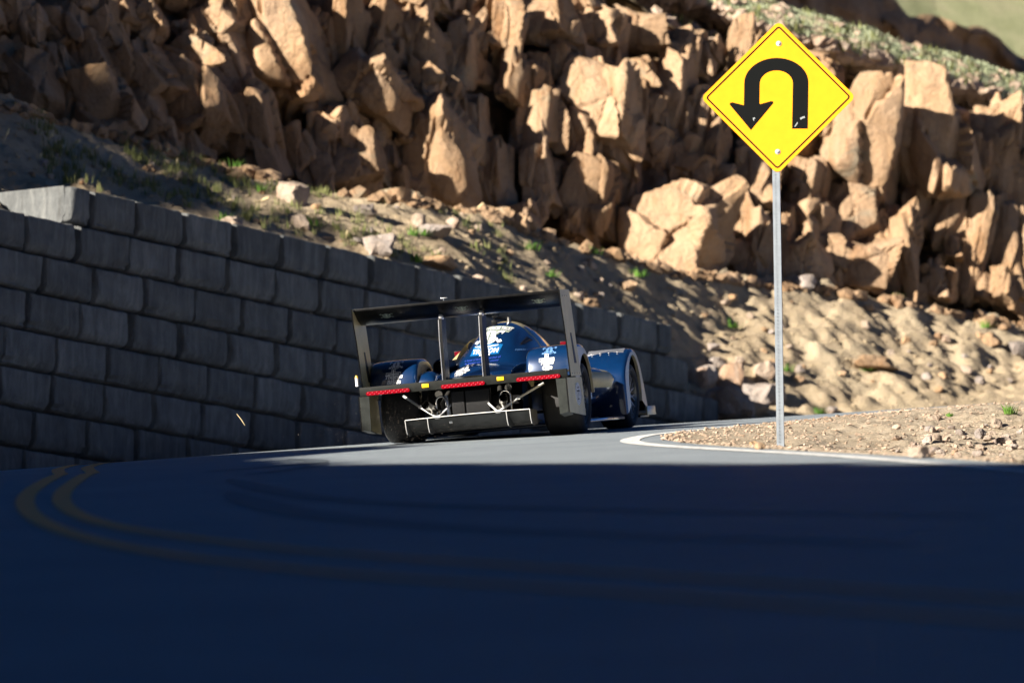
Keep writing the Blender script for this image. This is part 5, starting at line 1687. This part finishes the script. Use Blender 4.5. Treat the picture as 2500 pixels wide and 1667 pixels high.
for i in range(110):
    px = rng.uniform(2180, 2500); py = rng.uniform(1040, 1112)
    w = rng.uniform(8, 24)
    lib, tone = rng.choice(((STONE_PALE, 'pale'), (STONE_GREY, 'grey')))
    fl_ = rng.uniform(0.4, 0.8)
    lab = '%s %s rubble stone %s the verge, %s' % ('tiny' if w < 13 else ('small' if w < 18 else 'hand-sized'), tone if fl_ > 0.6 else 'flat ' + tone, 'near the front lip of' if py > 1085 else ('halfway up' if py > 1062 else 'high on'), 'midway right' if px < 2340 else 'by the right edge')
    add_stone(px, py, w, w * fl_, lib, lab, group='rubble on the gravel verge', where='verge')
# clods and pebbles strewn over the bank
n = 6000
ii = nrs.uniform(-60, 2560, n); tt_ = nrs.uniform(0.02, 0.99, n)
yy = np.interp(ii, cpx, fY) + (np.interp(ii, cpx, cY) - np.interp(ii, cpx, fY)) * tt_
xx = ux(ii) * yy
pts = []; sz = []
for x, y in zip(xx, yy):
    h = bank_bvh.ray_cast(Vector((x, y, 40)), Vector((0, 0, -1)))
    if h[0] is not None: pts.append(h[0][:]); sz.append(0.010 + 0.035 * rng.random() ** 6)
clods = scatter_stones('bank_rubble', np.array(pts), np.array(sz), M['dirt'])
tag(clods, 'clods and gravel strewn over the dirt bank', kind='stuff')
# rubble at the cliff foot and on the scree
pts = []; sz = []
for _ in range(6000):
    px = rng.uniform(1350, 2560); py = np.interp(px, rid_px, rid_py) + rng.random() ** 0.7 * (np.interp(px, top_px, top_py) - np.interp(px, rid_px, rid_py))
    h = hill_bvh.ray_cast(Vector((0, 0, 0)), ray(px, py).normalized())
    if h[0] is not None: pts.append(h[0][:]); sz.append(0.02 + 0.16 * rng.random() ** 4)
tag(scatter_stones('scree', np.array(pts), np.array(sz), M['pebble'], 0.7), 'pale scree stones on the slope under the grassy ridge', kind='stuff')
pts = []; sz = []
for _ in range(700):
    px = rng.uniform(-50, 2560); py = np.interp(px, bp, [c[2][0] for c in bank_cols]) + rng.uniform(-6, 14)
    h = on_bank(px, py)
    if h[0] is not None: pts.append(h[0][:]); sz.append(0.03 + 0.12 * rng.random() ** 3)
tag(scatter_stones('cliff_debris', np.array(pts), np.array(sz), M['cliff_rock'], 0.8), 'broken rock debris along the cliff foot', kind='stuff')

# ------------------------------------------------------------------ grass and stalks
def tuft_geo(points, blades, hmin, hmax, spread, width, lean=0.5):
    V = []; Fc = []
    for p in points:
        for _ in range(rng.randint(*blades)):
            a = rng.uniform(0, 6.28); r = spread * rng.random()
            b = Vector(p) + Vector((r * math.cos(a), r * math.sin(a), -0.01))
            h = rng.uniform(hmin, hmax)
            d = Vector((math.cos(a), math.sin(a), 0)) * (h * lean * rng.uniform(0.2, 1))
            s_ = Vector((-math.sin(a), math.cos(a), 0)) * width * rng.uniform(0.6, 1.2)
            m_ = b + d * 0.35 + Vector((0, 0, h * 0.6)); t_ = b + d + Vector((0, 0, h))
            i = len(V)
            V += [b - s_, b + s_, m_ + s_ * 0.7, m_ - s_ * 0.7, t_]
            Fc += [(i, i + 1, i + 2, i + 3), (i + 3, i + 2, i + 4)]
    return V, Fc
def grass_obj(name, points, mat, label, **kw):
    V, Fc = tuft_geo(points, **kw)
    me = mesh_from(name, V, Fc, False)
    return tag(link_mesh(name, me, mat), label, kind='stuff')
pts = []
for _ in range(700):
    px = rng.uniform(0, 1250) if rng.random() < 0.6 else rng.uniform(0, 620); pc = np.interp(px, bp, [c[2][0] for c in bank_cols]); pw_ = np.interp(px, [190, 1650], [460, 790])
    f = rng.random() ** (1.3 if px < 500 else 0.7)
    h = on_bank(px, pc + 4 + (pw_ - pc - 8) * f)
    if h[0] is not None and vnoise(np.array([h[0].x * 1.1]), np.array([h[0].y * 1.1]), seed=90)[0] > -0.15: pts.append(h[0])
grass_obj('bank_grass', pts, M['grass'], 'sparse dry green grass over the bank above the wall', blades=(7, 16), hmin=0.05, hmax=0.16, spread=0.08, width=0.006)
pts = [h[0] for h in (on_bank(*p) for p in [(575, 410), (1016, 640), (772, 552), (1035, 575), (545, 540), (1345, 675), (1450, 620), (1010, 575), (640, 470), (1790, 800), (2190, 735), (2270, 735), (2410, 800), (1920, 905), (2120, 905), (1420, 590), (1300, 610), (1560, 675), (2000, 1010)]) if h[0] is not None]
grass_obj('green_plants', pts, M['grass_green'], 'small bright green plants dotted over the bank', blades=(26, 40), hmin=0.05, hmax=0.15, spread=0.13, width=0.010, lean=0.9)
# leaning dry stalks with heads
bm = bmesh.new()
for (px, py, l, a) in [(10, 340, 26, 70), (120, 335, 14, 60), (96, 386, 14, 75), (340, 322, 14, 45), (228, 360, 14, 40), (400, 372, 16, 50), (268, 392, 16, 80), (430, 402, 16, 80), (560, 396, 22, 50), (244, 418, 14, 45), (405, 434, 14, 60), (470, 436, 14, 50), (540, 490, 22, 20), (625, 488, 26, 20), (1155, 512, 26, 40), (845, 577, 16, 80), (170, 348, 22, 25), (690, 520, 14, 70)]:
    h = on_bank(px, py + 6)
    if h[0] is None: continue
    s = h[0].y / F_PX
    a = math.radians(a)
    b0 = h[0] + Vector((0, 0, 0.0)); b1 = b0 + Vector((math.cos(a), -0.1, math.sin(a))) * (l * s * 1.3)
    tube(bm, [b0, b0.lerp(b1, 0.45), b0.lerp(b1, 0.6), b1], 0.01, 6, True, [0.004, 0.005, 0.018, 0.014])
o = bm_obj('dry_stalks', bm, M['straw'])
tag(o, 'pale dry stalks standing on the shaded bank', kind='stuff')
# ridge turf
pts = []
tries = 0
while len(pts) < 7000 and tries < 20000:
    tries += 1
    px = rng.uniform(1600, 2600); py = np.interp(px, rid_px, rid_py) + rng.uniform(-16, 66)
    h = hill_bvh.ray_cast(Vector((0, 0, 0)), ray(px, py).normalized())
    if h[0] is not None: pts.append(h[0])
grass_obj('ridge_grass', pts, M['grass_pale'], 'pale green grass matting the ridge above the cliff', blades=(5, 8), hmin=0.05, hmax=0.13, spread=0.10, width=0.016)
pts = []
for _ in range(260):
    px = rng.uniform(1400, 2550); py = np.interp(px, rid_px, rid_py) + rng.random() * (np.interp(px, top_px, top_py) - np.interp(px, rid_px, rid_py))
    h = hill_bvh.ray_cast(Vector((0, 0, 0)), ray(px, py).normalized())
    if h[0] is not None and rng.random() < 0.8: pts.append(h[0])
grass_obj('scree_grass', pts, M['grass'], 'tufts of grass between the scree stones', blades=(14, 26), hmin=0.06, hmax=0.2, spread=0.2, width=0.016)
# single tufts on the verge
for (px, py, h_, lab) in [(2466, 1012, 0.11, 'bright green grass tuft on the gravel verge at the right edge'), (2318, 1018, 0.05, 'small green tuft in the gravel above the pale slab')]:
    d = ray(px, py); ys = np.arange(36, 75, 0.05); k = ys / d.y
    dif = d.z * k - zverge(d.x * k, ys); i = np.argmax(dif < 0) if (dif < 0).any() else int(np.argmin(dif))
    p = Vector((d.x * k[i], ys[i], float(zverge(d.x * k[i], ys[i]))))
    V, Fc = tuft_geo([(0, 0, 0)], blades=(60, 80), hmin=h_ * 0.5, hmax=h_, spread=h_ * 0.7, width=0.005, lean=0.9)
    t = link_mesh('grass_tuft', mesh_from('grass_tuft', V, Fc, False), M['grass_green'])
    t.location = p
    tag(t, lab, 'grass tuft')

# ------------------------------------------------------------------ grit thrown up by the left rear tyre
n = 1100
A_ = Vector((-0.9, -0.35, 0.0))
G = np.column_stack([-0.75 + nrs.normal(0, 0.38, n), -0.55 - np.abs(nrs.normal(0, 0.9, n)), np.abs(nrs.normal(0, 0.22, n)) + 0.01])
G = G[(G[:, 2] < 0.9)]
Wd = np.array([(CAR_M @ Vector(g))[:] for g in G])
tag(scatter_stones('flying_grit', Wd, 0.0009 + 0.0014 * nrs.uniform(0, 1, len(Wd)) ** 3, M['stone_grey'], 1.0), 'fine grit flying behind the left rear tyre', kind='stuff')
bm = bmesh.new()
p0 = at(578, 1010, 54.0); p1 = at(598, 1038, 54.0)
tube(bm, [p0, p0.lerp(p1, 0.5) + Vector((0.004, 0, 0)), p1], 0.003, 6, True, [0.0025, 0.004, 0.002])
o = bm_obj('straw_piece', bm, M['straw']); tag(o, 'thin straw flying in front of the dark wall', 'straw')
